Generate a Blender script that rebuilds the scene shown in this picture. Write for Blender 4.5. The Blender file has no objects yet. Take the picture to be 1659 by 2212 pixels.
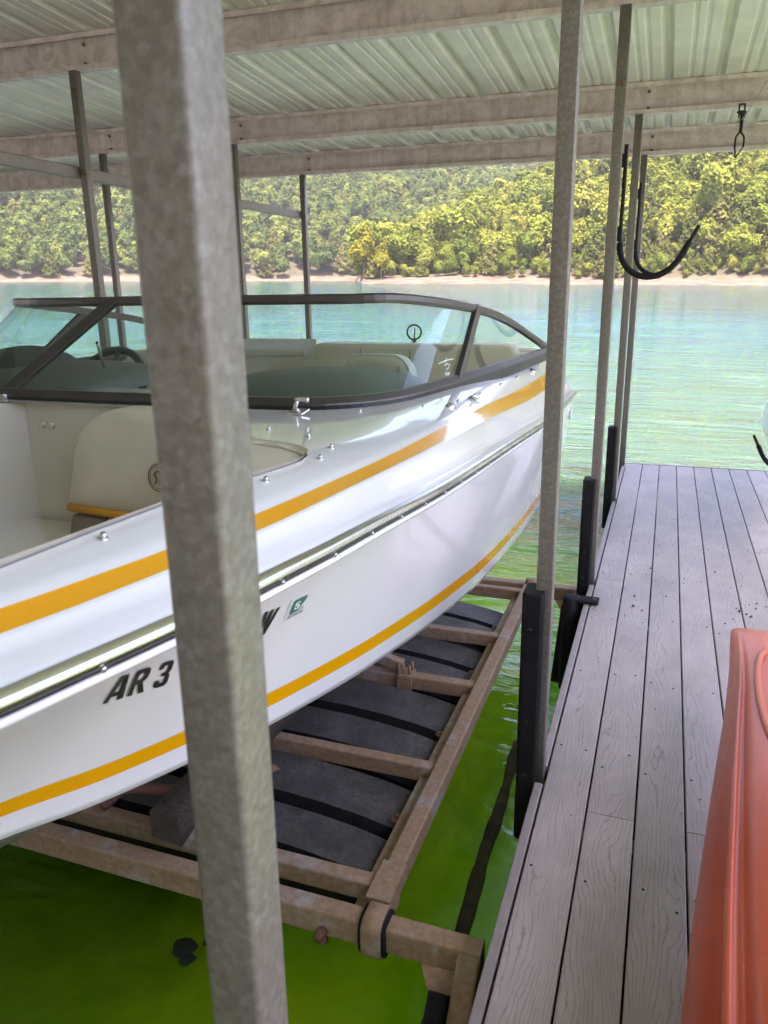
import bpy, math, random
import numpy as np
from mathutils import Vector, Matrix, geometry, noise as mnoise

random.seed(7); rng = np.random.default_rng(7)
sc = bpy.context.scene
COL = sc.collection
R = math.radians

# ------------------------------------------------------------------ camera
# the floating dock lists by about one degree: everything that floats is built in the
# dock's own axes (x along the roof beams, y along the walkway planks) and DOCK puts it on the lake
EYE = 2.15
DOCK = Matrix(((0.99980, 0.0, -0.01977, 0), (0.0002, 0.99995, 0.00992, 0), (0.01977, -0.00993, 0.99975, EYE), (0, 0, 0, 1)))
cam = bpy.data.cameras.new('camera')
cam.sensor_fit = 'VERTICAL'; cam.sensor_height = 24.0; cam.sensor_width = 18.0
cam.lens = 24.0*1650/2212
cam.clip_start = 0.05; cam.clip_end = 6000
cam.dof.use_dof = True; cam.dof.focus_distance = 3.2; cam.dof.aperture_fstop = 6.0
cam_o = bpy.data.objects.new('camera', cam); COL.objects.link(cam_o)
cam_o.location = (0, 0, EYE)
cam_o.rotation_euler = (R(90-17.144), 0, R(19.855))
sc.camera = cam_o

# ------------------------------------------------------------------ light
SUN = Vector((0.10, -0.27, 0.93)).normalized()
w = bpy.data.worlds.new('World'); sc.world = w; w.use_nodes = True
nt = w.node_tree; nt.nodes.clear()
sky = nt.nodes.new('ShaderNodeTexSky'); sky.sky_type = 'NISHITA'; sky.sun_disc = False
sky.sun_elevation = math.asin(SUN.z); sky.sun_rotation = math.atan2(SUN.x, SUN.y)
sky.air_density = 1.0; sky.dust_density = 2.5; sky.ozone_density = 1.6
bg = nt.nodes.new('ShaderNodeBackground'); bg.inputs[1].default_value = 0.11
wo = nt.nodes.new('ShaderNodeOutputWorld')
nt.links.new(sky.outputs[0], bg.inputs[0]); nt.links.new(bg.outputs[0], wo.inputs[0])
sl = bpy.data.lights.new('sun', 'SUN'); sl.energy = 3.0; sl.angle = R(0.6); sl.color = (1.0, 0.95, 0.86)
so = bpy.data.objects.new('sun', sl); COL.objects.link(so)
so.rotation_euler = SUN.to_track_quat('Z', 'Y').to_euler(); so.location = (20, -20, 60)
vs = sc.view_settings
vs.view_transform = 'Standard'; vs.look = 'None'; vs.exposure = 3.2; vs.gamma = 1.0; vs.use_white_balance = True; vs.white_balance_temperature = 7100; vs.white_balance_tint = 27; vs.use_curve_mapping = False
sc.cycles.max_bounces = 10; sc.cycles.diffuse_bounces = 5; sc.cycles.glossy_bounces = 5
sc.cycles.transparent_max_bounces = 16; sc.cycles.sample_clamp_indirect = 6.0

# ------------------------------------------------------------------ material helpers
class Mat:
    def __init__(s, name):
        s.m = bpy.data.materials.new(name); s.m.use_nodes = True
        s.t = s.m.node_tree; s.n = s.t.nodes; s.b = s.n['Principled BSDF']; s.o = s.n['Material Output']
    def node(s, typ, **kw):
        x = s.n.new(typ)
        for k, v in kw.items(): setattr(x, k, v)
        return x
    def link(s, a, b): s.t.links.new(a, b)
    def coord(s, kind='Object', scale=(1, 1, 1), rand=False):
        tc = s.node('ShaderNodeTexCoord'); mp = s.node('ShaderNodeMapping')
        mp.inputs['Scale'].default_value = scale
        src = tc.outputs[kind]
        if rand:
            oi = s.node('ShaderNodeObjectInfo'); mm = s.node('ShaderNodeVectorMath', operation='SCALE')
            mm.inputs[0].default_value = (17.3, 31.7, 11.1); s.link(oi.outputs['Random'], mm.inputs['Scale'])
            ad = s.node('ShaderNodeVectorMath', operation='ADD'); s.link(src, ad.inputs[0]); s.link(mm.outputs[0], ad.inputs[1]); src = ad.outputs[0]
        s.link(src, mp.inputs['Vector']); return mp.outputs[0]
    def noise(s, vec, scale, detail=4, rough=.55, dist=0.0):
        x = s.node('ShaderNodeTexNoise'); x.inputs['Scale'].default_value = scale; x.inputs['Detail'].default_value = detail
        x.inputs['Roughness'].default_value = rough; x.inputs['Distortion'].default_value = dist
        s.link(vec, x.inputs['Vector']); return x.outputs['Fac']
    def ramp(s, fac, stops):
        x = s.node('ShaderNodeValToRGB'); e = x.color_ramp.elements
        while len(e) < len(stops): e.new(.5)
        for i, (p, c) in enumerate(stops):
            e[i].position = p; e[i].color = (c[0], c[1], c[2], 1) if not isinstance(c, (int, float)) else (c, c, c, 1)
        s.link(fac, x.inputs[0]); return x.outputs[0]
    def math(s, op, a, b=None, c=None, clamp=False):
        x = s.node('ShaderNodeMath', operation=op); x.use_clamp = clamp
        for i, v in enumerate((a, b, c)):
            if v is None: continue
            if isinstance(v, (int, float)): x.inputs[i].default_value = v
            else: s.link(v, x.inputs[i])
        return x.outputs[0]
    def mix(s, fac, a, b, typ='MIX'):
        x = s.node('ShaderNodeMix', data_type='RGBA', blend_type=typ)
        for sock, v in ((x.inputs[0], fac), (x.inputs[6], a), (x.inputs[7], b)):
            if isinstance(v, (int, float)): sock.default_value = v
            elif isinstance(v, tuple): sock.default_value = (*v, 1)
            else: s.link(v, sock)
        return x.outputs[2]
    def bump(s, h, strength=.3, dist=.01):
        x = s.node('ShaderNodeBump'); x.inputs['Strength'].default_value = strength; x.inputs['Distance'].default_value = dist
        s.link(h, x.inputs['Height']); s.link(x.outputs[0], s.b.inputs['Normal']); return x.outputs[0]
    def set(s, base=None, rough=None, metal=None, **kw):
        for k, v in (('Base Color', base), ('Roughness', rough), ('Metallic', metal)):
            if v is None: continue
            if isinstance(v, tuple): s.b.inputs[k].default_value = (*v, 1)
            elif isinstance(v, (int, float)): s.b.inputs[k].default_value = v
            else: s.link(v, s.b.inputs[k])
        for k, v in kw.items(): s.b.inputs[k.replace('_', ' ')].default_value = v
        return s

def plain(name, c, rough=.5, metal=0.0, var=.12, scale=9, bump=0.0, **kw):
    M = Mat(name); v = M.coord('Object', rand=True)
    n = M.noise(v, scale, 5)
    lo = tuple(x*(1-var) for x in c); hi = tuple(min(1, x*(1+var)) for x in c)
    M.set(M.ramp(n, [(.3, lo), (.7, hi)]), M.math('MULTIPLY_ADD', n, .25, rough-.12, clamp=True), metal, **kw)
    if bump: M.bump(M.noise(v, scale*6, 4), bump, .004)
    return M.m

def galvanised(name, c1, c2, c3, scale, rough=.5, metal=.5, streak=0.0):
    M = Mat(name); v = M.coord('Object', rand=True)
    a = M.noise(v, scale, 6, .65); b = M.noise(v, scale*4.5, 3, .6)
    vo = M.node('ShaderNodeTexVoronoi'); vo.inputs['Scale'].default_value = scale*1.25; M.link(v, vo.inputs['Vector'])
    vs1 = M.node('ShaderNodeSeparateColor'); M.link(vo.outputs['Color'], vs1.inputs[0])
    f = M.math('ADD', M.math('ADD', M.math('MULTIPLY', a, .52), M.math('MULTIPLY', b, .26)), M.math('MULTIPLY_ADD', vs1.outputs[0], .14, .04))
    col = M.ramp(f, [(.36, c1), (.5, c2), (.64, c3)])
    if streak:
        vs_ = M.coord('Object', (9, 9, .7), rand=True)
        st = M.ramp(M.noise(vs_, 1.6, 5, .6), [(.45, 0.0), (.72, 1.0)])
        col = M.mix(M.math('MULTIPLY', st, streak), col, (.15, .085, .05))
    M.set(col, M.math('MULTIPLY_ADD', b, .3, rough-.15, clamp=True), metal)
    M.bump(a, .06, .003)
    return M.m

MT = {}
MT['post'] = galvanised('galvanised_post', (.138, .122, .100), (.172, .156, .133), (.23, .216, .196), 110, .48, .4)
MT['beam'] = galvanised('galvanised_beam', (.38, .32, .285), (.48, .42, .38), (.56, .50, .46), 14, .55, .2, .32)
def roof_material():
    M = Mat('roof_underside'); v = M.coord('Object', rand=True)
    a = M.noise(v, 5, 5, .6); b = M.noise(M.coord('Object', (8, .5, 8)), 4, 5, .6)
    M.set(M.mix(M.math('MULTIPLY', b, .5), M.ramp(a, [(.3, (.60, .565, .505)), (.7, (.75, .71, .645))]), (.50, .47, .39)), .42, .1)
    return M.m
MT['roof'] = roof_material()
MT['rust'] = plain('rusty_iron', (.16, .075, .045), .8, .2, .4, 40, .3)
MT['black'] = plain('black_rubber', (.008, .008, .009), .75, 0, .5, 22, .15, Specular_IOR_Level=.25)
MT['blacksteel'] = plain('black_painted_steel', (.012, .011, .010), .65, 0, .5, 40, .15, Specular_IOR_Level=.25)

def planks_material():
    M = Mat('composite_plank')
    v = M.coord('Object', rand=True)
    sep = M.node('ShaderNodeSeparateXYZ'); M.link(v, sep.inputs[0])
    big = M.noise(M.coord('Object', (5.5, 1.15, 1), rand=True), 1.7, 1, .5)
    wig = M.noise(M.coord('Object', (26, 11, 1), rand=True), 1.5, 3, .6)
    val = M.math('ADD', M.math('MULTIPLY', sep.outputs[0], 92.0), M.math('ADD', M.math('MULTIPLY', big, 13.0), M.math('MULTIPLY', wig, 1.3)))
    tri = M.math('ABSOLUTE', M.math('SUBTRACT', M.math('FRACT', val), .5))
    brk = M.noise(M.coord('Object', (45, 7, 1), rand=True), 1.3, 2, .5)
    line = M.math('MULTIPLY', M.ramp(tri, [(.02, 1.0), (.13, 0.0)]), M.ramp(brk, [(.36, .15), (.5, 1.0)]))
    oi = M.node('ShaderNodeObjectInfo')
    stain = M.noise(M.coord('Object', (1.2, .8, 1), rand=True), 3.2, 6, .62, .4)
    base = M.ramp(stain, [(.3, (.25, .212, .194)), (.5, (.345, .300, .282)), (.72, (.43, .385, .366))])
    base = M.mix(1.0, base, M.ramp(oi.outputs['Random'], [(0.0, (.90, .89, .88)), (1.0, (1.05, 1.03, 1.05))]), 'MULTIPLY')
    gr = M.noise(M.coord('Object', (160, 8, 1), rand=True), 2, 3)
    base = M.mix(.25, base, M.ramp(gr, [(.3, (.20, .17, .15)), (.7, (.40, .355, .33))]))
    base = M.mix(M.math('MULTIPLY', line, .5), base, (.10, .076, .060))
    M.set(base, M.math('MULTIPLY_ADD', stain, .25, .42), 0)
    M.bump(M.math('SUBTRACT', M.math('MULTIPLY', gr, .2), line), .25, .002)
    return M.m
MT['plank'] = planks_material()
MT['trim'] = plain('composite_trim', (.25, .22, .21), .55, 0, .12, 30, .1)

def gel(name, c, rough=.13, var=.03):
    M = Mat(name); v = M.coord('Object'); n = M.noise(v, 4, 3)
    M.set(M.ramp(n, [(.3, tuple(x*(1-var) for x in c)), (.7, c)]), M.math('MULTIPLY_ADD', n, .06, rough-.03), 0)
    M.b.inputs['Coat Weight'].default_value = .6; M.b.inputs['Coat Roughness'].default_value = .02
    return M.m
MT['white'] = gel('white_gelcoat', (.80, .80, .80))
MT['orange'] = gel('orange_gelcoat', (.90, .39, .004), .16, .05)
MT['cream'] = plain('cream_vinyl', (.66, .61, .48), .45, 0, .05, 12, .05)
MT['liner'] = gel('cream_gelcoat', (.68, .64, .54), .3)
MT['taupe'] = plain('taupe_vinyl', (.22, .17, .13), .5, 0, .1, 14, .05)
MT['piping'] = plain('orange_piping', (.62, .27, .01), .4, 0, .08, 20)
MT['olive'] = plain('grey_green_vinyl', (.12, .13, .11), .55, 0, .1, 14, .05)
MT['charcoal'] = plain('charcoal_vinyl', (.05, .055, .05), .6, 0, .15, 20, .05)
MT['chrome'] = plain('polished_steel', (.72, .72, .74), .2, 1.0, .03, 10)
MT['bronze'] = plain('bronze_anodised_frame', (.095, .085, .080), .36, .7, .1, 14)
MT['reflection_tone'] = plain('dark_chrome_reflection', (.035, .025, .025), .18, .3, .2, 20)  # dark reflection in the chrome rail, put into a base colour
MT['gasket'] = plain('black_gasket', (.01, .01, .01), .4, 0, .2, 20)
MT['decal'] = plain('black_vinyl_letter', (.012, .012, .012), .35, 0, .1, 20)
MT['green'] = plain('green_sticker_print', (.03, .17, .12), .4, 0, .15, 90)
MT['paper'] = plain('clear_sticker', (.66, .67, .67), .3, 0, .03, 20)
MT['greyprint'] = plain('grey_print', (.16, .16, .17), .5, 0, .2, 50)
MT['whiteprint'] = plain('white_print', (.75, .75, .72), .5, 0, .1, 50)
def glass_material():
    M = Mat('tinted_glass')
    tr = M.node('ShaderNodeBsdfTransparent'); tr.inputs[0].default_value = (.80, .90, .87, 1)
    gl = M.node('ShaderNodeBsdfGlossy'); gl.inputs['Roughness'].default_value = .02; gl.inputs['Color'].default_value = (.9, 1, .97, 1)
    lw = M.node('ShaderNodeLayerWeight'); lw.inputs[0].default_value = .5
    mx = M.node('ShaderNodeMixShader')
    M.link(M.math('MULTIPLY_ADD', M.math('POWER', lw.outputs['Facing'], 4.0), .7, .03, clamp=True), mx.inputs[0]); M.link(tr.outputs[0], mx.inputs[1]); M.link(gl.outputs[0], mx.inputs[2]); M.link(mx.outputs[0], M.o.inputs[0])
    return M.m
MT['glass'] = glass_material()

def lift_material():
    M = Mat('muddy_galvanised'); v = M.coord('Object')
    a = M.noise(v, 5, 6, .65, .3); b = M.noise(v, 45, 4, .6)
    geo = M.node('ShaderNodeNewGeometry'); sp = M.node('ShaderNodeSeparateXYZ'); M.link(geo.outputs['Normal'], sp.inputs[0])
    mud = M.ramp(b, [(.3, (.25, .150, .082)), (.7, (.37, .245, .152))])
    zinc = M.ramp(b, [(.3, (.28, .275, .265)), (.7, (.44, .43, .41))])
    f = M.ramp(a, [(.53, 0.0), (.68, .75)])
    M.set(M.mix(f, mud, zinc), .7, .1); M.bump(b, .25, .004)
    return M.m
MT['lift'] = lift_material()
def tank_material():
    M = Mat('dusty_black_plastic'); v = M.coord('Object')
    a = M.noise(v, 6, 6, .7, .5); b = M.noise(v, 60, 4, .7)
    M.set(M.mix(M.ramp(a, [(.30, .15), (.62, 1.0)]), (.022, .021, .021), M.ramp(b, [(.3, (.042, .037, .034)), (.7, (.115, .10, .09))])), .6, 0)
    M.bump(b, .2, .003); return M.m
MT['tank'] = tank_material()
MT['murk'] = plain('waterlogged_brown_pipe', (.055, .050, .016), .8, 0, .6, 14, .2)
MT['sludge'] = plain('black_green_sludge', (.012, .016, .004), .7, 0, .5, 20, .2)
MT['carpet'] = plain('old_bunk_carpet', (.060, .042, .032), .95, 0, .5, 70, .9)
MT['hose'] = plain('red_brown_hose', (.16, .075, .055), .6, 0, .2, 20, .1)

def kayak_material(name, c1, c2):
    M = Mat(name); v = M.coord('Object')
    a = M.noise(v, 2.5, 4); s = M.noise(M.coord('Object', (60, 5, 14)), 3, 5, .7)
    col = M.ramp(a, [(.35, c1), (.65, c2)])
    col = M.mix(M.ramp(s, [(.68, 0.0), (.8, .25)]), col, tuple(min(1, x+.2) for x in c2))
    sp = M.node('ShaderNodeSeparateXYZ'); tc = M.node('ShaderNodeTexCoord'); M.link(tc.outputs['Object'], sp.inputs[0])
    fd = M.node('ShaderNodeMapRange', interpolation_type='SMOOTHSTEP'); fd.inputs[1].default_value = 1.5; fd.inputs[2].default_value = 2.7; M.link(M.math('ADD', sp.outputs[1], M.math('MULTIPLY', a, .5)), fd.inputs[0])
    col = M.mix(M.math('MULTIPLY', fd.outputs[0], .8), col, tuple(min(1, x) for x in (c2[0]*1.02, c2[1]*1.35, c2[2]*3.4)))  # pinker towards the tip: sky reflection and fading put into the colour
    sc1 = M.noise(M.coord('Object', (150, 9, 40)), 1.2, 3, .5, 1.2); sc2 = M.noise(M.coord('Object', (30, 120, 30)), 1.1, 3, .5, 1.6)
    scr = M.math('MAXIMUM', M.ramp(sc1, [(.70, 0.0), (.73, .45)]), M.ramp(sc2, [(.72, 0.0), (.75, .4)]))
    col = M.mix(scr, col, tuple(min(1, x*.5+.28) for x in c2))
    M.set(col, M.math('MULTIPLY_ADD', s, .2, .24), 0); M.bump(M.noise(v, 90, 3), .05, .002)
    return M.m
MT['kayak'] = kayak_material('orange_red_plastic', (.43, .050, .008), (.52, .074, .013))
MT['kayak_white'] = kayak_material('pale_grey_plastic', (.62, .63, .64), (.70, .70, .70))
MT['kayak_pink'] = kayak_material('faded_red_plastic', (.45, .12, .09), (.5, .16, .13))

def water_material():
    M = Mat('lake_water')
    geo = M.node('ShaderNodeNewGeometry'); pos = geo.outputs['Position']
    ln = M.node('ShaderNodeVectorMath', operation='LENGTH'); M.link(pos, ln.inputs[0]); d = ln.outputs['Value']
    pn = M.noise(pos, .12, 3)
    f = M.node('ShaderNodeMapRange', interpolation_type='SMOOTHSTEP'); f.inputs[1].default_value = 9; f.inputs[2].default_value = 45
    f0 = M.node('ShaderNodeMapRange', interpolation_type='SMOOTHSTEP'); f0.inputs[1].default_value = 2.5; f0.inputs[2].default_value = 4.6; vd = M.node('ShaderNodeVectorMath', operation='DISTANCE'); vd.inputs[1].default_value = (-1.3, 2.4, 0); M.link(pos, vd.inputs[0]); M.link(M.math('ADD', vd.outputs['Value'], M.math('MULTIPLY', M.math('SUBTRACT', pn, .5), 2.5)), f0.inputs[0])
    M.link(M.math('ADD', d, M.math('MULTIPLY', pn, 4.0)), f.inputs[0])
    sx = M.node('ShaderNodeSeparateXYZ'); M.link(pos, sx.inputs[0])
    slip_glow = M.node('ShaderNodeMapRange', interpolation_type='SMOOTHSTEP'); slip_glow.inputs[1].default_value = -1.65; slip_glow.inputs[2].default_value = -.9  # glow beside the dock and shade to the left, put into the water colour
    M.link(M.math('ADD', sx.outputs[0], M.math('MULTIPLY', M.math('SUBTRACT', M.noise(pos, 1.1, 4, .65), .5), 1.3)), slip_glow.inputs[0])
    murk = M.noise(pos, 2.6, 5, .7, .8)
    near = M.mix(slip_glow.outputs[0], M.ramp(murk, [(.3, (.050, .130, .002)), (.7, (.095, .215, .003))]), M.ramp(murk, [(.3, (.19, .43, .003)), (.7, (.30, .56, .008))]))
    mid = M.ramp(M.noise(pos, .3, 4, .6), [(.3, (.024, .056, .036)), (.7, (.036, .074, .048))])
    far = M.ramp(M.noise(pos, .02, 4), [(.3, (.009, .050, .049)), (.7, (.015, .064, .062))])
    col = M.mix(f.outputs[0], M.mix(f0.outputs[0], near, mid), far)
    df = M.node('ShaderNodeSubsurfaceScattering'); M.link(col, df.inputs[0]); df.inputs['Scale'].default_value = 1.0; df.inputs['Radius'].default_value = (2.2, 4.5, .3)
    tr = M.node('ShaderNodeBsdfTransparent'); tr.inputs[0].default_value = (.62, .85, .35, 1)
    body = M.node('ShaderNodeMixShader'); body.inputs[0].default_value = .18
    M.link(df.outputs[0], body.inputs[1]); M.link(tr.outputs[0], body.inputs[2])
    gl = M.node('ShaderNodeBsdfGlossy'); gl.inputs['Roughness'].default_value = .05
    def stretched(s): 
        mp = M.node('ShaderNodeMapping'); mp.inputs['Scale'].default_value = s; mp.inputs['Rotation'].default_value = (0, 0, R(-14)); M.link(pos, mp.inputs[0]); return mp.outputs[0]
    w1 = M.noise(stretched((.42, 1.15, 1)), 1.6, 5, .6, .6); w2 = M.noise(stretched((.35, .9, 1)), .8, 3, .5, .4); w3 = M.noise(stretched((1, 1.8, 1)), 7.0, 3, .5, .3); w4 = M.noise(stretched((.06, .22, 1)), 1.0, 5, .6, .5)
    calm = M.node('ShaderNodeMapRange', interpolation_type='SMOOTHSTEP'); calm.inputs[1].default_value = 3.0; calm.inputs[2].default_value = 7.5; calm.inputs[3].default_value = .30; calm.inputs[4].default_value = 1.0
    M.link(d, calm.inputs[0])
    h = M.math('ADD', M.math('MULTIPLY', w1, 1.3), M.math('ADD', M.math('MULTIPLY', w2, 1.6), M.math('ADD', M.math('MULTIPLY', w3, .09), M.math('MULTIPLY', w4, 6.0))))
    bp = M.node('ShaderNodeBump'); bp.inputs['Distance'].default_value = .17
    far_calm = M.node('ShaderNodeMapRange', interpolation_type='SMOOTHSTEP'); far_calm.inputs[1].default_value = 10; far_calm.inputs[2].default_value = 60; far_calm.inputs[3].default_value = 1.0; far_calm.inputs[4].default_value = .26
    M.link(d, far_calm.inputs[0]); M.link(M.math('MULTIPLY', calm.outputs[0], far_calm.outputs[0]), bp.inputs['Strength']); M.link(h, bp.inputs['Height'])
    M.link(bp.outputs[0], gl.inputs['Normal'])
    fr = M.node('ShaderNodeFresnel'); fr.inputs[0].default_value = 1.34; M.link(bp.outputs[0], fr.inputs['Normal'])
    mx = M.node('ShaderNodeMixShader'); M.link(fr.outputs[0], mx.inputs[0]); M.link(body.outputs[0], mx.inputs[1]); M.link(gl.outputs[0], mx.inputs[2])
    M.link(mx.outputs[0], M.o.inputs[0]); return M.m
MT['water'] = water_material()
MT['bed'] = plain('algae_lake_bed', (.075, .15, .012), .9, 0, .3, .6)

def hill_material():
    M = Mat('hillside_ground')
    geo = M.node('ShaderNodeNewGeometry'); pos = geo.outputs['Position']
    sp = M.node('ShaderNodeSeparateXYZ'); M.link(pos, sp.inputs[0])
    nz = M.noise(pos, .25, 5, .6)
    mp = M.node('ShaderNodeMapping'); mp.inputs['Scale'].default_value = (.12, .12, 2.4); M.link(pos, mp.inputs[0])
    strat = M.noise(mp.outputs[0], 1.6, 5, .65)
    rock = M.ramp(strat, [(.36, (.030, .017, .010)), (.46, (.075, .045, .029)), (.56, (.115, .078, .054)), (.68, (.055, .033, .021))])
    leaf = M.ramp(nz, [(.35, (.022, .022, .010)), (.65, (.045, .038, .018))])
    z = M.math('ADD', sp.outputs[2], M.math('MULTIPLY', nz, 2.2))
    f = M.node('ShaderNodeMapRange'); f.inputs[1].default_value = 2.7; f.inputs[2].default_value = 4.0; M.link(z, f.inputs[0])
    M.set(M.mix(f.outputs[0], rock, leaf), .9, 0); return M.m
MT['hill'] = hill_material()

def leaf_material(name, stops, trans=.3):
    M = Mat(name)
    oi = M.node('ShaderNodeObjectInfo'); v = M.coord('Object')
    n = M.noise(v, .45, 4, .7)
    c = M.ramp(oi.outputs['Random'], stops)
    c = M.mix(1.0, c, M.ramp(n, [(.3, (.72, .74, .7)), (.7, (1.25, 1.2, 1.1))]), 'MULTIPLY')
    df = M.node('ShaderNodeBsdfDiffuse'); tl = M.node('ShaderNodeBsdfTranslucent'); mx = M.node('ShaderNodeMixShader'); mx.inputs[0].default_value = trans
    M.link(c, df.inputs[0]); M.link(c, tl.inputs[0]); M.link(df.outputs[0], mx.inputs[1]); M.link(tl.outputs[0], mx.inputs[2]); M.link(mx.outputs[0], M.o.inputs[0])
    return M.m
MT['leaf'] = leaf_material('deciduous_leaves', [(0, (.082, .118, .024)), (.35, (.124, .158, .030)), (.7, (.162, .190, .036)), (1, (.198, .205, .044))])
MT['leafdeep'] = leaf_material('deep_green_leaves', [(0, (.050, .082, .028)), (.4, (.076, .114, .034)), (.75, (.106, .144, .040)), (1, (.142, .172, .046))])
MT['cedar'] = leaf_material('cedar_needles', [(0, (.045, .065, .018)), (.6, (.072, .085, .024)), (1, (.10, .10, .034))], .2)
MT['leafbright'] = leaf_material('yellow_green_leaves', [(0, (.15, .155, .018)), (1, (.165, .16, .022))])
MT['bark'] = plain('tree_bark', (.13, .105, .085), .9, 0, .3, 3)

# ------------------------------------------------------------------ mesh helpers
class MB:
    def __init__(s): s.v = []; s.f = []; s.m = []; s.s = []
    def add(s, verts, faces, mat=0, smooth=False):
        b = len(s.v); s.v += [tuple(x) for x in verts]
        for f in faces: s.f.append([b+i for i in f]); s.m.append(mat); s.s.append(smooth)
        return s
    def box(s, lo, hi, mat=0):
        x0, y0, z0 = lo; x1, y1, z1 = hi
        return s.add([(x0,y0,z0),(x1,y0,z0),(x1,y1,z0),(x0,y1,z0),(x0,y0,z1),(x1,y0,z1),(x1,y1,z1),(x0,y1,z1)],
                     [(3,2,1,0),(4,5,6,7),(0,1,5,4),(1,2,6,5),(2,3,7,6),(3,0,4,7)], mat)
    def loft(s, rings, mat=0, smooth=True, closed=True, caps=True):
        n = len(rings[0]); b = len(s.v)
        for r in rings: s.v += [tuple(p) for p in r]
        for i in range(len(rings)-1):
            for j in range(n if closed else n-1):
                k = (j+1) % n
                s.f.append([b+i*n+j, b+i*n+k, b+(i+1)*n+k, b+(i+1)*n+j]); s.m.append(mat); s.s.append(smooth)
        if caps and closed:
            s.f.append([b+j for j in reversed(range(n))]); s.m.append(mat); s.s.append(False)
            s.f.append([b+(len(rings)-1)*n+j for j in range(n)]); s.m.append(mat); s.s.append(False)
        return s
    def bar(s, p0, p1, w, h, up=(0, 0, 1), mat=0, ch=.12):
        """square tube with softened edges from p0 to p1"""
        p0 = Vector(p0); p1 = Vector(p1); d = (p1-p0).normalized(); up = Vector(up)
        a = d.cross(up).normalized(); u = a.cross(d).normalized()
        c = min(w, h)*ch
        pts = [(-w/2+c,-h/2),(w/2-c,-h/2),(w/2-c*.3,-h/2+c*.3),(w/2,-h/2+c),(w/2,h/2-c),(w/2-c*.3,h/2-c*.3),(w/2-c,h/2),(-w/2+c,h/2),(-w/2+c*.3,h/2-c*.3),(-w/2,h/2-c),(-w/2,-h/2+c),(-w/2+c*.3,-h/2+c*.3)]
        return s.loft([[p+a*x+u*y for x, y in pts] for p in (p0, p1)], mat, False)
    def tube(s, path, r, n=10, mat=0, caps=True, flat=None):
        path = [Vector(p) for p in path]; rings = []; prev = None
        for i, p in enumerate(path):
            t = (path[min(i+1, len(path)-1)]-path[max(i-1, 0)]).normalized()
            if prev is None:
                ref = Vector((0, 0, 1)) if abs(t.z) < .9 else Vector((1, 0, 0)); a = t.cross(ref).normalized()
            else: a = (prev-t*prev.dot(t)).normalized()
            prev = a; b = t.cross(a); rr = r[i] if isinstance(r, (list, tuple)) else r
            rings.append([p+a*rr*math.cos(2*math.pi*k/n)+b*rr*math.sin(2*math.pi*k/n) for k in range(n)])
        return s.loft(rings, mat, True, True, caps)
    def disc(s, c, nrm, r, h, n=12, mat=0, dome=False):
        c = Vector(c); q = Vector(nrm).normalized().to_track_quat('Z', 'Y'); prof = [(r, 0), (r, h*.5), (r*.8, h), (r*.01, h*1.15 if dome else h)]
        return s.loft([[c+q@Vector((rr*math.cos(2*math.pi*k/n), rr*math.sin(2*math.pi*k/n), z)) for k in range(n)] for rr, z in prof], mat, True)
    def ring(s, c, nrm, R_, r, n=20, k=8, mat=0, sx=1, sy=1):
        c = Vector(c); q = Vector(nrm).normalized().to_track_quat('Z', 'Y')
        path = [c+q@Vector((R_*sx*math.cos(2*math.pi*i/n), R_*sy*math.sin(2*math.pi*i/n), 0)) for i in range(n+1)]
        return s.tube(path, r, k, mat)
    def build(s, name, mats, parent=None, dock=True):
        me = bpy.data.meshes.new(name); me.from_pydata([tuple(v) for v in s.v], [], s.f); 
        for m in (mats if isinstance(mats, (list, tuple)) else [mats]): me.materials.append(MT[m] if isinstance(m, str) else m)
        me.polygons.foreach_set('material_index', s.m); me.polygons.foreach_set('use_smooth', s.s); me.update()
        o = bpy.data.objects.new(name, me); COL.objects.link(o)
        if parent: o.parent = parent
        elif dock: o['_dock'] = 1
        return o
def tag(o, label=None, cat=None, group=None, kind=None):
    for k, v in (('label', label), ('category', cat), ('group', group), ('kind', kind)):
        if v: o[k] = v
    return o
def thing(name, label, cat, loc=(0, 0, 0), group=None, dock=True, kind=None):
    o = bpy.data.objects.new(name, None); COL.objects.link(o); o.location = loc; o.empty_display_size = .2
    if dock: o['_dock'] = 1
    return tag(o, label, cat, group, kind)
def bev(o, w, seg=2):
    m = o.modifiers.new('bevel', 'BEVEL'); m.width = w; m.segments = seg; m.limit_method = 'ANGLE'; m.angle_limit = R(40); return o
def smooth_path(pts, n=8, closed=False):
    """Catmull-Rom through the points"""
    P = [Vector(p) for p in pts]; out = []
    for i in range(len(P)-1):
        p0 = P[max(i-1, 0)]; p1 = P[i]; p2 = P[i+1]; p3 = P[min(i+2, len(P)-1)]
        for k in range(n):
            t = k/n; out.append(.5*((2*p1)+(p2-p0)*t+(2*p0-5*p1+4*p2-p3)*t*t+(3*p1-p0-3*p2+p3)*t**3))
    out.append(P[-1]); return out
def I(x, xs, ys): return float(np.interp(x, xs, ys))
def pch(xs, ys):
    """smooth monotone-ish interpolation table"""
    xs = np.array(xs, float); ys = np.array(ys, float); h = np.diff(xs); dl = np.diff(ys)/h
    m = np.zeros(len(xs)); m[0] = dl[0]; m[-1] = dl[-1]
    for i in range(1, len(xs)-1):
        if dl[i-1]*dl[i] > 0:
            w1 = 2*h[i]+h[i-1]; w2 = h[i]+2*h[i-1]; m[i] = (w1+w2)/(w1/dl[i-1]+w2/dl[i])
    def f(x):
        x = min(max(x, xs[0]), xs[-1]); i = min(max(int(np.searchsorted(xs, x)-1), 0), len(xs)-2)
        t = (x-xs[i])/h[i]
        return float((2*t**3-3*t*t+1)*ys[i]+(t**3-2*t*t+t)*h[i]*m[i]+(-2*t**3+3*t*t)*ys[i+1]+(t**3-t*t)*h[i]*m[i+1])
    return f

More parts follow.
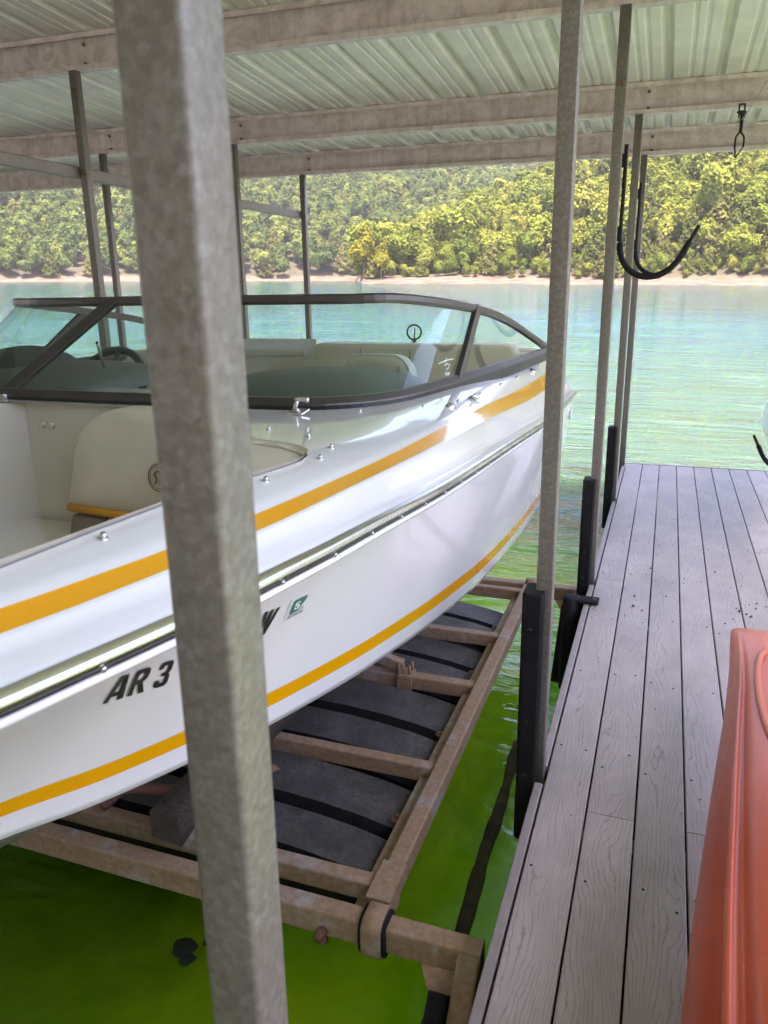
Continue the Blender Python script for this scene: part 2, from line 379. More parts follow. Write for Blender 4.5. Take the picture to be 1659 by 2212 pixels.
# ================================================================== LAKE, HILLS
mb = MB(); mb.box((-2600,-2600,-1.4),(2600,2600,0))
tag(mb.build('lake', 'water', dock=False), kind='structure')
mb = MB(); mb.add([(-2600,-2600,-1.6),(2600,-2600,-1.6),(2600,2600,-1.6),(-2600,2600,-1.6)], [(0,1,2,3)])
tag(mb.build('lake_bed', 'bed', dock=False), kind='structure')

HEAD = 19.855
def pol(phi, r):
    """bearing phi in degrees right of the view axis"""
    a = R(phi-HEAD); return r*math.sin(a), r*math.cos(a)
def n2(x, y, s): return mnoise.noise(Vector((x*s, y*s, 3.1)))
def pen_ridge(phi): return I(phi, [-3, -1.8, .7, 5.6, 11.7, 16.3, 25.5, 45, 62, 70], [0, 2, 11, 22, 37, 49, 72, 90, 80, 0])
def pen_shore(phi): return I(phi, [-3, -1.8, 5, 12, 20, 30, 62], [262, 246, 238, 232, 228, 222, 215])
def far_shore(phi): return I(phi, [-75, -50, -30, -10, 0, 10, 25, 70], [250, 330, 372, 392, 400, 405, 405, 320])
def terrain(phi, r):
    x, y = pol(phi, r); z = -3.0
    if phi > -1.9:
        d = r-pen_shore(phi)-3*n2(x, y, .06); H = pen_ridge(phi)
        if d > 0:
            beach = min(1.0, d/7.0)*1.5
            beach = (math.floor(beach*2.6+.35*n2(x, y, .12))/2.6)*.8+beach*.2 if d < 8 else beach
            up = max(0, d-7)
            z = max(z, beach+min(up/130.0, 1)*H*(1 if up < 150 else max(0, 1-(up-150)/220))+2.2*n2(x, y, .03)*min(1, up/20))
        else: z = max(z, -3+3*max(0, 1+d/12))
    d = r-far_shore(phi)-5*n2(x, y, .03)
    if d > 0:
        beach = min(1, d/9)*1.3; up = max(0, d-9)
        Hf = I(phi, [-75, -30, -15, 0, 8, 12.5, 16, 22, 40, 70], [150, 190, 200, 195, 165, 128, 132, 160, 160, 100])
        z = max(z, beach+Hf*min(up/540, 1)**.92+8*n2(x, y, .008)*min(1, up/80)+3*n2(x, y, .03)*min(1, up/30))
    else: z = max(z, -3+3*max(0, 1+d/25))
    return z
phis = np.concatenate([np.arange(-75, -32, 3), np.arange(-32, 33, .5), np.arange(33, 72, 3)])
rs = np.concatenate([[205], np.arange(212, 262, 1.2), np.arange(262, 380, 5), np.arange(380, 412, 2), np.arange(412, 1000, 16), [1010, 1100, 1250]])
vv = []; ff = []
for p_ in phis:
    for r_ in rs:
        x, y = pol(p_, r_); vv.append((x, y, terrain(p_, r_)))
nr = len(rs)
for i in range(len(phis)-1):
    for j in range(nr-1): ff.append((i*nr+j, i*nr+j+1, (i+1)*nr+j+1, (i+1)*nr+j))
mb = MB(); mb.add(vv, ff, 0, True)
tag(mb.build('hillside', 'hill', dock=False), kind='structure')

# ------------------------------------------------------------------ trees
def crown_mesh(name, seed, mat, kind='round', n=2600, size=.36):
    rg = np.random.default_rng(seed); P = []; Nn = []
    if kind == 'round':
        lobes = [(rg.normal(size=3), rg.uniform(.12, .46), rg.uniform(5, 16)) for _ in range(20)]
        lobes = [(d_/np.linalg.norm(d_), a_, k_) for d_, a_, k_ in lobes]
        hx, hy, hz = rg.uniform(2.7, 3.6), rg.uniform(2.7, 3.6), rg.uniform(3.2, 4.3)
        for _ in range(n):
            d = rg.normal(size=3); d /= np.linalg.norm(d)
            if d[2] < -.35 and rg.random() < .7: d[2] = -d[2]
            rad = .66+sum(a_*math.exp(-k_*(1-float(d@d_))*2.2) for d_, a_, k_ in lobes)
            rad *= 1-.42*abs(rg.normal())**1.6*.5+max(0, rg.normal()-.9)*.16
            q = np.array([d[0]*hx, d[1]*hy, d[2]*hz])*rad+np.array([0, 0, 5.6])
            P.append(q); Nn.append(d)
    else:
        for _ in range(n):
            t = rg.random()**1.35; z = .6+8.2*t; a = rg.uniform(0, 2*math.pi); lob = 1+.28*math.sin(a*5+z*2.3)+.2*math.sin(a*3-z*3.7)
            rad = (2.7*(1-t)**.55+.1)*lob*rg.uniform(.65, 1.05)
            P.append(np.array([rad*math.cos(a), rad*math.sin(a), z+rg.normal()*.15])); Nn.append(np.array([math.cos(a), math.sin(a), .5]))
    V = []; F = []
    for q, d in zip(P, Nn):
        nn = d+rg.normal(size=3)*.42+np.array([0, 0, .3]); nn /= np.linalg.norm(nn)
        u = np.cross(nn, rg.normal(size=3)); u /= np.linalg.norm(u); v = np.cross(nn, u)
        s = size*rg.uniform(.55, 1.15); s2 = s*rg.uniform(.6, 1.0); b = len(V)
        V += [q-u*s-v*s2*.3, q+v*-s2+u*.1*s, q+u*s+v*s2*.2, q+v*s2]
        F.append((b, b+1, b+2, b+3))
    me = bpy.data.meshes.new(name); me.from_pydata([tuple(map(float, v)) for v in V], [], F); me.materials.append(MT[mat]); return me
def trunk_mesh(name, seed, h=6.5, r=.2):
    rg = random.Random(seed); m = MB()
    m.tube([(0, 0, -1.2), (.05, 0, h*.35), (rg.uniform(-.2, .2), rg.uniform(-.2, .2), h*.7), (rg.uniform(-.3, .3), 0, h)], [r, r*.8, r*.55, r*.2], 6)
    for k in range(4):
        a = rg.uniform(0, 6.28); z = h*rg.uniform(.4, .75)
        m.tube([(0, 0, z), (1.0*math.cos(a), 1.0*math.sin(a), z+.7), (2.0*math.cos(a), 2.0*math.sin(a), z+1.7)], [r*.45, r*.3, r*.1], 4)
    me = bpy.data.meshes.new(name); me.from_pydata(m.v, [], m.f); me.materials.append(MT['bark']); return me
CROWNS = [crown_mesh('crown', 10+i, 'leaf') for i in range(5)]
CEDARS = [crown_mesh('crown', 40+i, 'cedar', 'cone', 1700, .34) for i in range(3)]
TRUNKS = [trunk_mesh('trunk', i) for i in range(3)]
CTRUNK = trunk_mesh('trunk', 9, 7.5, .14)
SUNXY = None
def plant(name, label, cat, group, x, y, z, s, rz, crown, trunk, sz=1.0):
    t = thing(name, label, cat, (x, y, z), group, dock=False); t.rotation_euler = (0, 0, rz); t.scale = (s, s, s*sz)
    for nm, me in (('trunk', trunk), ('crown', crown)):
        o = bpy.data.objects.new(nm, me); COL.objects.link(o); o.parent = t
    return t
spots = []
g = 5.7
for r_ in np.arange(215, 400, g):
    for p_ in np.arange(-1.6, 33, math.degrees(g/r_)):
        pp = p_+rng.uniform(-.5, .5)*math.degrees(g/r_); rr = r_+rng.uniform(-.5, .5)*g
        d = rr-pen_shore(pp)
        if d < 8.5 or d > 165 or pp < -1.7: continue
        spots.append((pp, rr, d))
spots.sort(key=lambda q: q[1]+ (400 if q[0] > 27.5 else 0))
stuff_pts = []
nd = nc = 0
for i, (pp, rr, d) in enumerate(spots):
    x, y = pol(pp, rr); z = terrain(pp, rr)-.2; s = float(np.clip(rng.lognormal(.10, .26), .65, 1.8))
    if i < 296 and pp < 27.5:
        cedar = rng.random() < (.55 if d < 26 else .12)
        if d < 16: s *= .75
        zone = 'left of the middle post' if pp < 11.6 else 'right of the middle post' if pp < 15.6 else 'behind the kayak hooks' if pp < 19.5 else 'near the right edge'
        row = 'at the rock shore' if d < 18 else 'second row up' if d < 27 else 'low on the slope' if d < 45 else 'halfway up' if d < 75 else 'high on the slope'
        if cedar:
            plant('cedar_tree', 'drab olive cedar on the point, %s, %s' % (row, zone), 'cedar tree', 'cedar trees on the point', x, y, z, s*.95, rng.uniform(0, 6.28), CEDARS[i % 3], CTRUNK, rng.uniform(.85, 1.1))
        else:
            plant('leafy_tree', 'leafy yellow-green tree on the point, %s, %s' % (row, zone), 'tree', 'leafy trees on the point', x, y, z, s, rng.uniform(0, 6.28), CROWNS[i % 5], TRUNKS[i % 3], rng.uniform(.85, 1.15))
    else: stuff_pts.append((x, y, z, s, 0))
for r_ in np.arange(218, 262, 2.6):
    for p_ in np.arange(-1.5, 30, .75):
        pp = p_+rng.uniform(-.35, .35); rr = r_+rng.uniform(-1.3, 1.3); d = rr-pen_shore(pp)
        if 8.0 < d < 26 and rng.random() < .8:
            x, y = pol(pp, rr); stuff_pts.append((x, y, terrain(pp, rr)-.5, rng.uniform(.28, .55), 0))
x, y = pol(-1.45, 256)
BRT = crown_mesh('crown', 77, 'leafbright')
plant('leafy_tree', 'bright yellow-green tree at the left tip of the rocky point', 'tree', None, x, y, terrain(-1.45, 256)-.2, 1.55, .4, BRT, TRUNKS[0])
x, y = pol(-.2, 253)
plant('leafy_tree', 'smaller bright yellow-green tree just right of the one on the tip of the point', 'tree', None, x, y, terrain(-.2, 253)-.2, 1.05, 2.4, BRT, TRUNKS[1])
g = 6.2
for r_ in np.arange(380, 990, g):
    if r_ > 640: g_ = 9.0
    else: g_ = g
    if r_ > 640 and int(r_) % 3 == 0: continue
    for p_ in np.arange(-52, 31, math.degrees(g_/r_)):
        pp = p_+rng.uniform(-.5, .5)*math.degrees(g_/r_); rr = r_+rng.uniform(-.5, .5)*g
        d = rr-far_shore(pp)
        if d < 9: continue
        if pp > 18 and rr < 800: continue
        x, y = pol(pp, rr); stuff_pts.append((x, y, terrain(pp, rr)-.2, float(np.clip(rng.lognormal(.14, .22), .8, 1.8)), 1))
FARCROWNS = [crown_mesh('crown', 110+i, 'leafdeep', n=1700, size=.46) for i in range(5)]
def forest(pts, crowns, name, label):
    me = bpy.data.meshes.new('far_forest'); me.from_pydata([p[:3] for p in pts], [], [])
    at = me.attributes.new('tree_scale', 'FLOAT', 'POINT'); at.data.foreach_set('value', [p[3] for p in pts])
    ar = me.attributes.new('turn', 'FLOAT_VECTOR', 'POINT'); ar.data.foreach_set('vector', np.array([(0, 0, rng.uniform(0, 6.28)) for _ in pts]).ravel())
    o = bpy.data.objects.new(name, me); COL.objects.link(o)
    pc = bpy.data.collections.new('forest_trees')
    for i, c in enumerate(crowns):
        t = bpy.data.objects.new('forest_tree', c); pc.objects.link(t)
    t = bpy.data.objects.new('forest_tree', CEDARS[0]); pc.objects.link(t)
    ng = bpy.data.node_groups.new('forest', 'GeometryNodeTree'); ng.interface.new_socket('Geometry', in_out='INPUT', socket_type='NodeSocketGeometry'); ng.interface.new_socket('Geometry', in_out='OUTPUT', socket_type='NodeSocketGeometry')
    N = ng.nodes; gi = N.new('NodeGroupInput'); go = N.new('NodeGroupOutput'); ip = N.new('GeometryNodeInstanceOnPoints'); ci = N.new('GeometryNodeCollectionInfo')
    ci.inputs['Collection'].default_value = pc; ci.inputs['Separate Children'].default_value = True; ci.inputs['Reset Children'].default_value = True
    ip.inputs['Pick Instance'].default_value = True
    a1 = N.new('GeometryNodeInputNamedAttribute'); a1.data_type = 'FLOAT'; a1.inputs['Name'].default_value = 'tree_scale'
    a2 = N.new('GeometryNodeInputNamedAttribute'); a2.data_type = 'FLOAT_VECTOR'; a2.inputs['Name'].default_value = 'turn'
    L = ng.links; L.new(gi.outputs[0], ip.inputs['Points']); L.new(ci.outputs[0], ip.inputs['Instance']); L.new(a1.outputs['Attribute'], ip.inputs['Scale']); L.new(a2.outputs['Attribute'], ip.inputs['Rotation']); L.new(ip.outputs[0], go.inputs[0])
    md = o.modifiers.new('forest', 'NODES'); md.node_group = ng
    return tag(o, label, 'forest', kind='stuff')
forest([p for p in stuff_pts if p[4] == 1], FARCROWNS, 'far_forest', 'dense deep green forest covering the hills across the lake')
forest([p for p in stuff_pts if p[4] == 0], CROWNS, 'point_forest', 'yellow-green trees higher up the right-hand point, behind the front trees')
# unseen wooded bank, added behind the camera to cut light from behind
vv = []; ff = []; xs_ = np.linspace(-260, 260, 27); ds_ = [0, 3, 8, 16, 30, 60, 110, 180]
for x in xs_:
    for d in ds_: vv.append((x, -17-d-.0006*x*x+3*n2(x, d, .05), -1.7+min(d, 3)*.8+max(0, d-3)*.42+2*n2(x, d, .04)*min(1, d/10)))
for i in range(len(xs_)-1):
    for j in range(len(ds_)-1): ff.append((i*8+j, (i+1)*8+j, (i+1)*8+j+1, i*8+j+1))
mb = MB(); mb.add(vv, ff, 0, True); tag(mb.build('light_block_bank', 'hill', dock=False), kind='structure')
bank = []
for x in np.arange(-150, 150, 7.5):
    for d in np.arange(9, 90, 7.5):
        xx = x+rng.uniform(-3, 3); dd = d+rng.uniform(-3, 3); bank.append((xx, -17-dd-.0006*xx*xx, -1.7+2.4+max(0, dd-3)*.42, rng.uniform(.9, 1.4), 2))
forest(bank, FARCROWNS, 'light_block_forest', 'unseen wooded bank added behind the dock to block light')

# the summer haze over the lake: pale even air round the whole scene
mb = MB(); mb.box((-1400, -330, -2.6), (1400, 1330, 190)); hz = mb.build('haze', [], dock=False); tag(hz, kind='stuff')
hm = bpy.data.materials.new('haze_air'); hm.use_nodes = True; hm.node_tree.nodes.remove(hm.node_tree.nodes['Principled BSDF'])
pv = hm.node_tree.nodes.new('ShaderNodeVolumePrincipled'); pv.inputs['Color'].default_value = (.93, .95, 1.0, 1); pv.inputs['Density'].default_value = .00012; pv.inputs['Anisotropy'].default_value = .2
hm.node_tree.links.new(pv.outputs[0], hm.node_tree.nodes['Material Output'].inputs['Volume']); hz.data.materials.append(hm)

# ================================================================== ROOF
BY = [4.10, 5.88, 7.14]; BT = [1.412, 1.290, 1.218]; BSL = -.012; BH = .195
def beam_z(i, x): return BT[i]+BSL*(x+.3)
def roof_z(y): return I(y, [-9.5, .46, 2.27, 4.10, 5.88, 7.14, 7.5], [2.31, 1.655, 1.530, 1.412, 1.290, 1.218, 1.196])+.004
roof = thing('metal_roof', 'ribbed pale metal roof over the boat slip, seen from below', 'roof')
prof = []
for k in range(3):
    b = k*.31
    for dx, dz in ((0, 0), (.085, 0), (.095, .006), (.110, .006), (.120, 0), (.150, 0), (.160, .006), (.175, .006), (.185, 0), (.236, 0), (.259, .034), (.285, .034), (.308, 0)): prof.append((b+dx, dz))
prof.append((.945, 0))
ys = [-9.5, .46, 2.27, 4.10, 5.88, 7.14, 7.5]
m = MB()
m.loft([[(x, y, roof_z(y)+z+BSL*(x)) for x, z in prof] for y in ys], 0, False, closed=False, caps=False)
m.loft([[(x, y, roof_z(y)+z+BSL*(x)+.003) for x, z in prof] for y in ys], 0, False, closed=False, caps=False)
sheet = m.build('roof_sheet', 'roof', roof)
X0 = -1.373-.272-.31*2
i0 = -11; sheet.location = (X0+i0*.93, 0, BSL*(X0+i0*.93+.3))
for k in range(i0+1, 4):
    c = sheet.copy(); COL.objects.link(c); c.parent = roof; c.location = (X0+k*.93, 0, BSL*(X0+k*.93+.3)+(.0012 if k % 2 else 0))
BL = ['nearest galvanized roof beam, cut off by the top edge, brown stained', 'middle galvanized roof beam with rusty streaks and bolt stains', 'farthest roof beam at the eave, just above the wooded hill']
for i in range(3):
    y = BY[i]; t = thing('roof_beam', BL[i], 'roof beam', (0, y, 0), 'roof beams')
    def zz(x): return beam_z(i, x)
    xa, xb = -12.5, 1.32
    m = MB()
    for y0, y1, z0, z1 in ((.056, .060, -BH, 0), (0, .056, -BH, -BH+.004), (0, .056, -.004, 0), (0, .004, -BH+.004, -BH+.030), (0, .004, -.028, -.004)):
        pts = []
        for x in (xa, xb): pts += [(x, y0, zz(x)+z0), (x, y1, zz(x)+z0), (x, y1, zz(x)+z1), (x, y0, zz(x)+z1)]
        m.add(pts, [(0,1,2,3)[::-1], (4,5,6,7), (0,4,5,1)[::-1], (1,5,6,2)[::-1], (2,6,7,3)[::-1], (3,7,4,0)[::-1]])
    m.build('channel', 'beam', t)
    m = MB()
    for x in (-4.66, -3.39, -.295, .98):
        for dz in (-.05, -.15): m.disc((x+.05, .056, zz(x)+dz), (0, -1, 0), .011, .010, 8)
    m.build('bolts', 'rust', t)

# posts -------------------------------------------------------------
PW = .0508
def post(label, x, y, z0, z1, bumper=None, bolts=()):
    t = thing('roof_post', label, 'post', (x, y, 0), 'galvanized roof posts')
    m = MB(); w_ = PW/2; c = .006
    pts = []
    for sx, sy, a0 in ((1, -1, -90), (1, 1, 0), (-1, 1, 90), (-1, -1, 180)):
        for k in range(5):
            a = R(a0+k*22.5); pts.append((sx*(w_-c)+c*math.cos(a), sy*(w_-c)+c*math.sin(a)))
    m.loft([[(px, py, z) for px, py in pts] for z in np.linspace(z0, z1, 6)], 0, True)
    m.build('square_tube', 'post', t)
    if bumper:
        zb, zt = bumper; m = MB()
        xo, yo = -.062, -.065
        prof = [(xo+.012, yo), (-.004, yo), (.004, yo+.008), (.004, -PW/2-.001), (-PW/2-.001, -PW/2-.001), (-PW/2-.001, .035), (xo+.012, .035), (xo, .023), (xo, yo+.012)]
        m.loft([[(px, py, z) for px, py in prof] for z in (zb, zt-.006)]+[[(px*.96-.001, py*.96, zt) for px, py in prof]], 0, False)
        m.build('bumper', 'black', t)
        m = MB()
        for z in (zt-.12, (zt+zb)/2, zb+.25): m.disc((-.034, yo, z), (0, -1, 0), .009, .004, 8)
        m.build('bumper_screws', 'blacksteel', t)
    if bolts:
        m = MB()
        for z in bolts: m.disc((.008, -PW/2, z), (0, -1, 0), .012, .009, 6)
        m.build('bolt', 'rust', t)
    return t
PX = -.295
post('blurred galvanized post filling the left foreground, nearest the camera', -.3055, .4625, -1.95, roof_z(.46)-.002)
post('galvanized post with a black bumper, standing right of the windshield', PX, 2.265, -1.95, roof_z(2.27)-.002, (-1.80, -.905))
post('galvanized post carrying the nearer black kayak hook', PX, 4.10, -1.95, beam_z(0, PX)-BH-.001, (-1.78, -.98), (.9,))
post('galvanized post carrying the second kayak hook', PX, 5.88, -1.95, beam_z(1, PX)-BH-.001, (-1.78, -1.0))
post('galvanized post at the far corner of the plank walkway', PX, 7.14, -1.95, beam_z(2, PX)-BH-.001)
FX = -3.385
post('nearer left galvanized post crossing the wooded hill, a rail bolted to it', FX, 4.10, -1.95, beam_z(0, FX)-BH-.001, None, (.71, 1.15))
post('galvanized post just right of the blurred foreground post, under the middle beam', FX, 5.88, -1.95, beam_z(1, FX)-BH-.001)
post('slim galvanized post over the middle of the lake, under the eave beam', FX, 7.14, -1.95, beam_z(2, FX)-BH-.001)
post('farther left galvanized post, thinner, behind the railed one', -4.66, 5.88, -1.95, beam_z(1, -4.66)-BH-.001, None, (.55,))
post('galvanized post hidden behind the blurred foreground post', -4.66, 7.14, -1.95, beam_z(2, -4.66)-BH-.001)
t = thing('brace_rail', 'level galvanized rail bolted along the left posts under the roof', 'rail', (FX, 5, .705))
m = MB(); m.bar((-.052, -3.0, .002), (-.052, 2.14+.02, 0), .05, .065); m.build('rail_tube', 'post', t)

# ================================================================== WALKWAY
ZD = -1.57
deck = thing('walkway_dock', 'plank walkway of grey-brown composite boards along the slip', 'dock', (0, 3, ZD))
SEAM0, PITCH = -.2625, .1447
def plank_mesh(L):
    m = MB(); w_ = PITCH/2-.0028; c = .003
    pr = [(-w_, -.025), (w_, -.025), (w_, -c), (w_-c, 0), (-w_+c, 0), (-w_, -c)]
    m.loft([[(x, y, z) for x, z in pr] for y in (0, L)], 0, False)
    me = bpy.data.meshes.new('plank'); me.from_pydata(m.v, [], m.f); me.materials.append(MT['plank']); return me
YEND = 7.22
joints = {0: [4.16], 1: [2.11], 2: [6.2], 3: [2.11], 4: [5.3], 5: [3.2], 6: [4.9], 7: [5.77], 8: [3.4]}
for k in range(9):
    ed = [-1.4]+joints[k]+[YEND]
    for a, b in zip(ed[:-1], ed[1:]):
        o = bpy.data.objects.new('plank', plank_mesh(b-a-.003)); COL.objects.link(o); o.parent = deck
        o.location = (SEAM0+PITCH*(k+.5), a-3+.0015, rng.uniform(-.0006, .0006))
XR = SEAM0+PITCH*9
m = MB()
ycuts = [-1.4, .43, .50, 2.20, 2.30, 4.04, 4.14, 5.83, 5.93, 7.10, YEND]
for a, b in zip(ycuts[0::2], ycuts[1::2]+[YEND]):
    if b <= a: continue
    m.add(*[[(x, y-3, z) for y in (a, b) for x, z in ((-.2930, -.055), (-.2660, -.055), (-.2660, .002), (-.2690, .005), (-.2900, .005), (-.2930, .002))],
          [(0,1,2,3,4,5)[::-1], (6,7,8,9,10,11)]+[(i, (i+1) % 6, 6+(i+1) % 6, 6+i) for i in range(6)]])
m.build('edge_trim', 'trim', deck)
m = MB(); m.box((-.262, YEND-3+.001, -.06), (XR, YEND-3+.022, .004)); m.build('end_trim', 'trim', deck)
m = MB()
for y0 in (-1.4, .4, 2.0, 3.6, 5.2, 7.0): m.box((-.26, y0-3, -.18), (XR, y0-3+.06, -.03))
m.box((-.262, -4.4, -.20), (-.235, 4.2, -.058)); m.box((XR-.03, -4.4, -.20), (XR, 4.2, -.03))
m.build('steel_frame', 'post', deck)
m = MB()
for y0 in (-4.3, -2.35, -.4, 1.55): m.box((-.20, y0, -.62), (XR-.08, y0+1.85, -.20))
m.build('dock_float', 'black', deck)
m = MB()
for y0 in np.arange(.55, 7.2, .62):
    for k in range(9):
        for dx in (-.045, .04):
            if rng.random() < .8: m.disc((SEAM0+PITCH*(k+.5)+dx+rng.uniform(-.006, .006), y0-3+rng.uniform(-.05, .05), .0008), (0, 0, 1), .0045, .0010, 6)
m.build('deck_screws', 'blacksteel', deck)['kind'] = 'stuff'
m = MB()
for (x, y) in [(.372, 3.724), (.437, 3.94), (.461, 3.945), (.503, 4.009), (.528, 3.957), (.479, 3.868), (.496, 3.84), (.582, 4.007), (.45, 3.90), (.54, 4.03)]+[(rng.uniform(-.2, .6), rng.uniform(1.6, 4.6)) for _ in range(26)]:
    s = rng.uniform(.004, .011) if y > 3.7 else rng.uniform(.002, .004)
    q = [Vector((x, y, ZD+s*.6))+Vector(d)*s*rng.uniform(.6, 1.2) for d in ((1,0,0),(0,1,0),(-1,0,0),(0,-1,0),(0,0,1),(0,0,-.6))]
    m.add(q, [(0,1,4),(1,2,4),(2,3,4),(3,0,4),(1,0,5),(2,1,5),(3,2,5),(0,3,5)])
tag(m.build('dirt_crumbs', 'charcoal'), 'dark crumbs of dirt scattered on the plank walkway', 'dirt', kind='stuff')

# far finger of the dock beyond the boat
fd = thing('finger_dock', 'far plank finger of the dock hidden behind the boat', 'dock', (-4.02, 3.5, ZD))
for k in range(8):
    o = bpy.data.objects.new('plank', plank_mesh(8.4)); COL.objects.link(o); o.parent = fd; o.location = (-.58+k*PITCH, -4.6, 0)
m = MB(); m.box((-.62, -4.6, -.6), (.52, 3.7, -.05)); m.build('dock_float', 'black', fd)

# ================================================================== BOAT
XC = -1.74
rail_x = pch([-1.5, -1.38, -1.1, -.7, -.2, .2, .507, .597, .724, .899, 1.143, 1.76, 2.57, 3.4, 4.75], [-1.74, -1.56, -1.34, -1.09, -.855, -.695, -.598, -.576, -.546, -.516, -.495, -.484, -.480, -.480, -.50])
rail_z = pch([-1.5, 0, .507, .9, 1.143, 1.76, 2.57, 3.39, 4.75], [-.372, -.386, -.391, -.400, -.414, -.467, -.519, -.573, -.618])
chine_x = pch([-1.5, -1.1, -.4, .3, .754, .875, 1.044, 1.26, 1.68, 2.18, 2.9, 3.66, 4.75], [-1.742, -1.66, -1.40, -1.14, -.94, -.865, -.79, -.72, -.66, -.63, -.612, -.605, -.60])
chine_z = pch([-1.5, -1.1, -.4, .3, .754, 1.044, 1.26, 1.68, 2.18, 2.9, 3.66, 4.75], [-.52, -.62, -.735, -.81, -.837, -.855, -.88, -.945, -1.027, -1.124, -1.175, -1.20])
keel_z = pch([-1.5, -1.3, -.9, -.2, .8, 2.2, 4.75], [-.45, -.68, -.92, -1.17, -1.36, -1.50, -1.58])
def hull_pt(y, t, off=0.0):
    """t = 0 at the chine, 1 at the rub rail, port side"""
    xc, xr = chine_x(y), rail_x(y); p = I(y, [.3, 1.2, 2.5], [1.35, 1.15, .85])
    return Vector((xc+(xr-xc)*t**p+off, y+(.10*(1-t) if y > 4.7 else 0)*0, chine_z(y)+(rail_z(y)-chine_z(y))*t))
def hull_x(y, z):
    t = (z-chine_z(y))/(rail_z(y)-chine_z(y)); return hull_pt(y, min(1, max(0, t))).x
def hull_n(y, t):
    a = hull_pt(y+.01, t)-hull_pt(y-.01, t); b = hull_pt(y, min(1, t+.01))-hull_pt(y, max(0, t-.01))
    n = a.cross(b).normalized(); return n if n.x > 0 else -n
def mirror(p): return Vector((2*XC-p[0], p[1], p[2]))
boat = thing('motor_boat', 'white bowrider motorboat with orange stripes raised on a lift in the slip', 'boat', (XC, 2.0, -1.58))
BL0 = Vector((XC, 2.0, -1.58))
def bp(name, m, mats, parent=None):
    """a part of the boat, written in dock coordinates"""
    par = parent or boat
    o = m.build(name, mats, par)
    o.matrix_parent_inverse = Matrix.Identity(4)
    base = BL0 if par is boat else Vector((0, 0, 0))
    o.location = -base
    return o
HY = list(np.concatenate([np.linspace(-1.5, -1.2, 5), np.linspace(-1.05, .4, 9), np.linspace(.5, 1.4, 37), np.linspace(1.45, 2.2, 12), np.linspace(2.3, 4.74, 16)]))
TS = [0, .035, .13, .225, .36, .5, .64, .78, .9, 1.0]
m = MB()
for side in (0, 1):
    rows = []
    for y in HY:
        row = [Vector((XC, y, keel_z(y)))]
        ck = hull_pt(y, 0); kz = keel_z(y)
        for q in (.33, .66): row.append(Vector((XC+(ck.x-XC)*q, y, kz+(ck.z-.02-kz)*q)))
        row.append(Vector((XC+(ck.x-XC)*.94, y, ck.z-.012)))
        row += [hull_pt(y, t) for t in TS]
        rows.append([mirror(p) if side else p for p in row])
    n = len(rows[0]); b = len(m.v)
    for r_ in rows: m.v += [tuple(p) for p in r_]
    for i in range(len(rows)-1):
        for j in range(n-1):
            f = [b+i*n+j, b+i*n+j+1, b+(i+1)*n+j+1, b+(i+1)*n+j]
            m.f.append(f if side else f[::-1]); m.m.append(1 if j == 6 else 0); m.s.append(True)
# transom
ye = HY[-1]; pr = [Vector((XC, ye, keel_z(ye)))]+[hull_pt(ye, t) for t in TS]
poly = pr+[mirror(p) for p in reversed(pr[1:])]; b = len(m.v)
m.v += [tuple(p) for p in poly]; m.f.append([b+i for i in range(len(poly))]); m.m.append(0); m.s.append(False)
hull = bp('hull', m, ['white', 'orange'])

# deck moulding: rail up to stripe, stripe, crown, openings
sb_z = pch([-1.5, .6, .9, 2.0, 3.8, 4.75], [.045, .045, .050, .089, .105, .108])
st_z = pch([-1.5, .65, 1.05, 2.1, 4.0, 4.75], [.056, .057, .063, .110, .160, .165])
in_z = pch([-1.5, .9, 1.4, 2.0, 4.75], [-.298, -.305, -.322, -.345, -.345])
open_y = [-1.0, -.95, -.8, -.4, .2, .65, .93, 1.19, 1.30, 1.36, 1.41, 1.45, 1.485, 1.515, 1.535, 1.55, 1.60, 1.70, 1.85, 2.0, 2.02]
open_h = [0, .18, .34, .60, .87, 1.01, 1.035, 1.06, 1.066, 1.066, 1.056, 1.036, 1.005, .955, .90, .86, .78, .68, .59, .52, 0]
win_h = pch([2.40, 2.6, 3.0, 3.45, 4.3, 4.55, 4.75], [.86, .93, .98, 1.03, 1.07, 1.07, 1.07])
def opening(y):
    if -1.0 < y < 2.0: return I(y, open_y, open_h)
    if 2.42 < y < 4.56: return win_h(y)
    return 0.0
def deck_row(y):
    """outer to inner polyline, port side: the rail, a shelf, a crease, the stripe band, the crown"""
    xr, zr = rail_x(y), rail_z(y); hb = xr-XC; k = min(1, hb/.35)
    P = [(xr, zr), (xr-.004*k, zr+.017), (xr-.018*k, zr+.019), (xr-.022*k, zr+.024), (xr-.040*k, zr+.026*1+.30*(sb_z(y)-.045)),
         (xr-.052*k, zr+sb_z(y)-.004), (xr-.060*k, zr+sb_z(y)), (xr-.100*k, zr+st_z(y)), (xr-.106*k, zr+st_z(y)+.005)]
    xo, zo = P[-1]; xi = XC+max(opening(y), 0.0); zi = in_z(y)
    xi = min(xi, xo-.002)
    for q in (.02, .05, .085, .12, .16, 9):
        x = max(xi, xo-q*k); s = min(1, (xo-x)/.16)
        P.append((x, zo+(zi-zo)*(1-(1-s)**2)))
    return [Vector((x, y, z)) for x, z in P]
DY = sorted(set(list(np.linspace(-1.48, -1.02, 6))+[-.99]+[-.95, -.8, -.6, -.4, -.1, .2, .45, .65, .8, .93, 1.05, 1.19, 1.28, 1.33, 1.36, 1.385, 1.41, 1.43, 1.45, 1.468, 1.485, 1.5, 1.515, 1.525, 1.535, 1.55, 1.57, 1.6, 1.65, 1.7, 1.76, 1.85, 1.93, 1.995]+[2.005, 2.1, 2.2, 2.3, 2.415, 2.425, 2.6, 2.8, 3.0, 3.25, 3.5, 3.8, 4.1, 4.3, 4.555, 4.565, 4.74]))
m = MB()
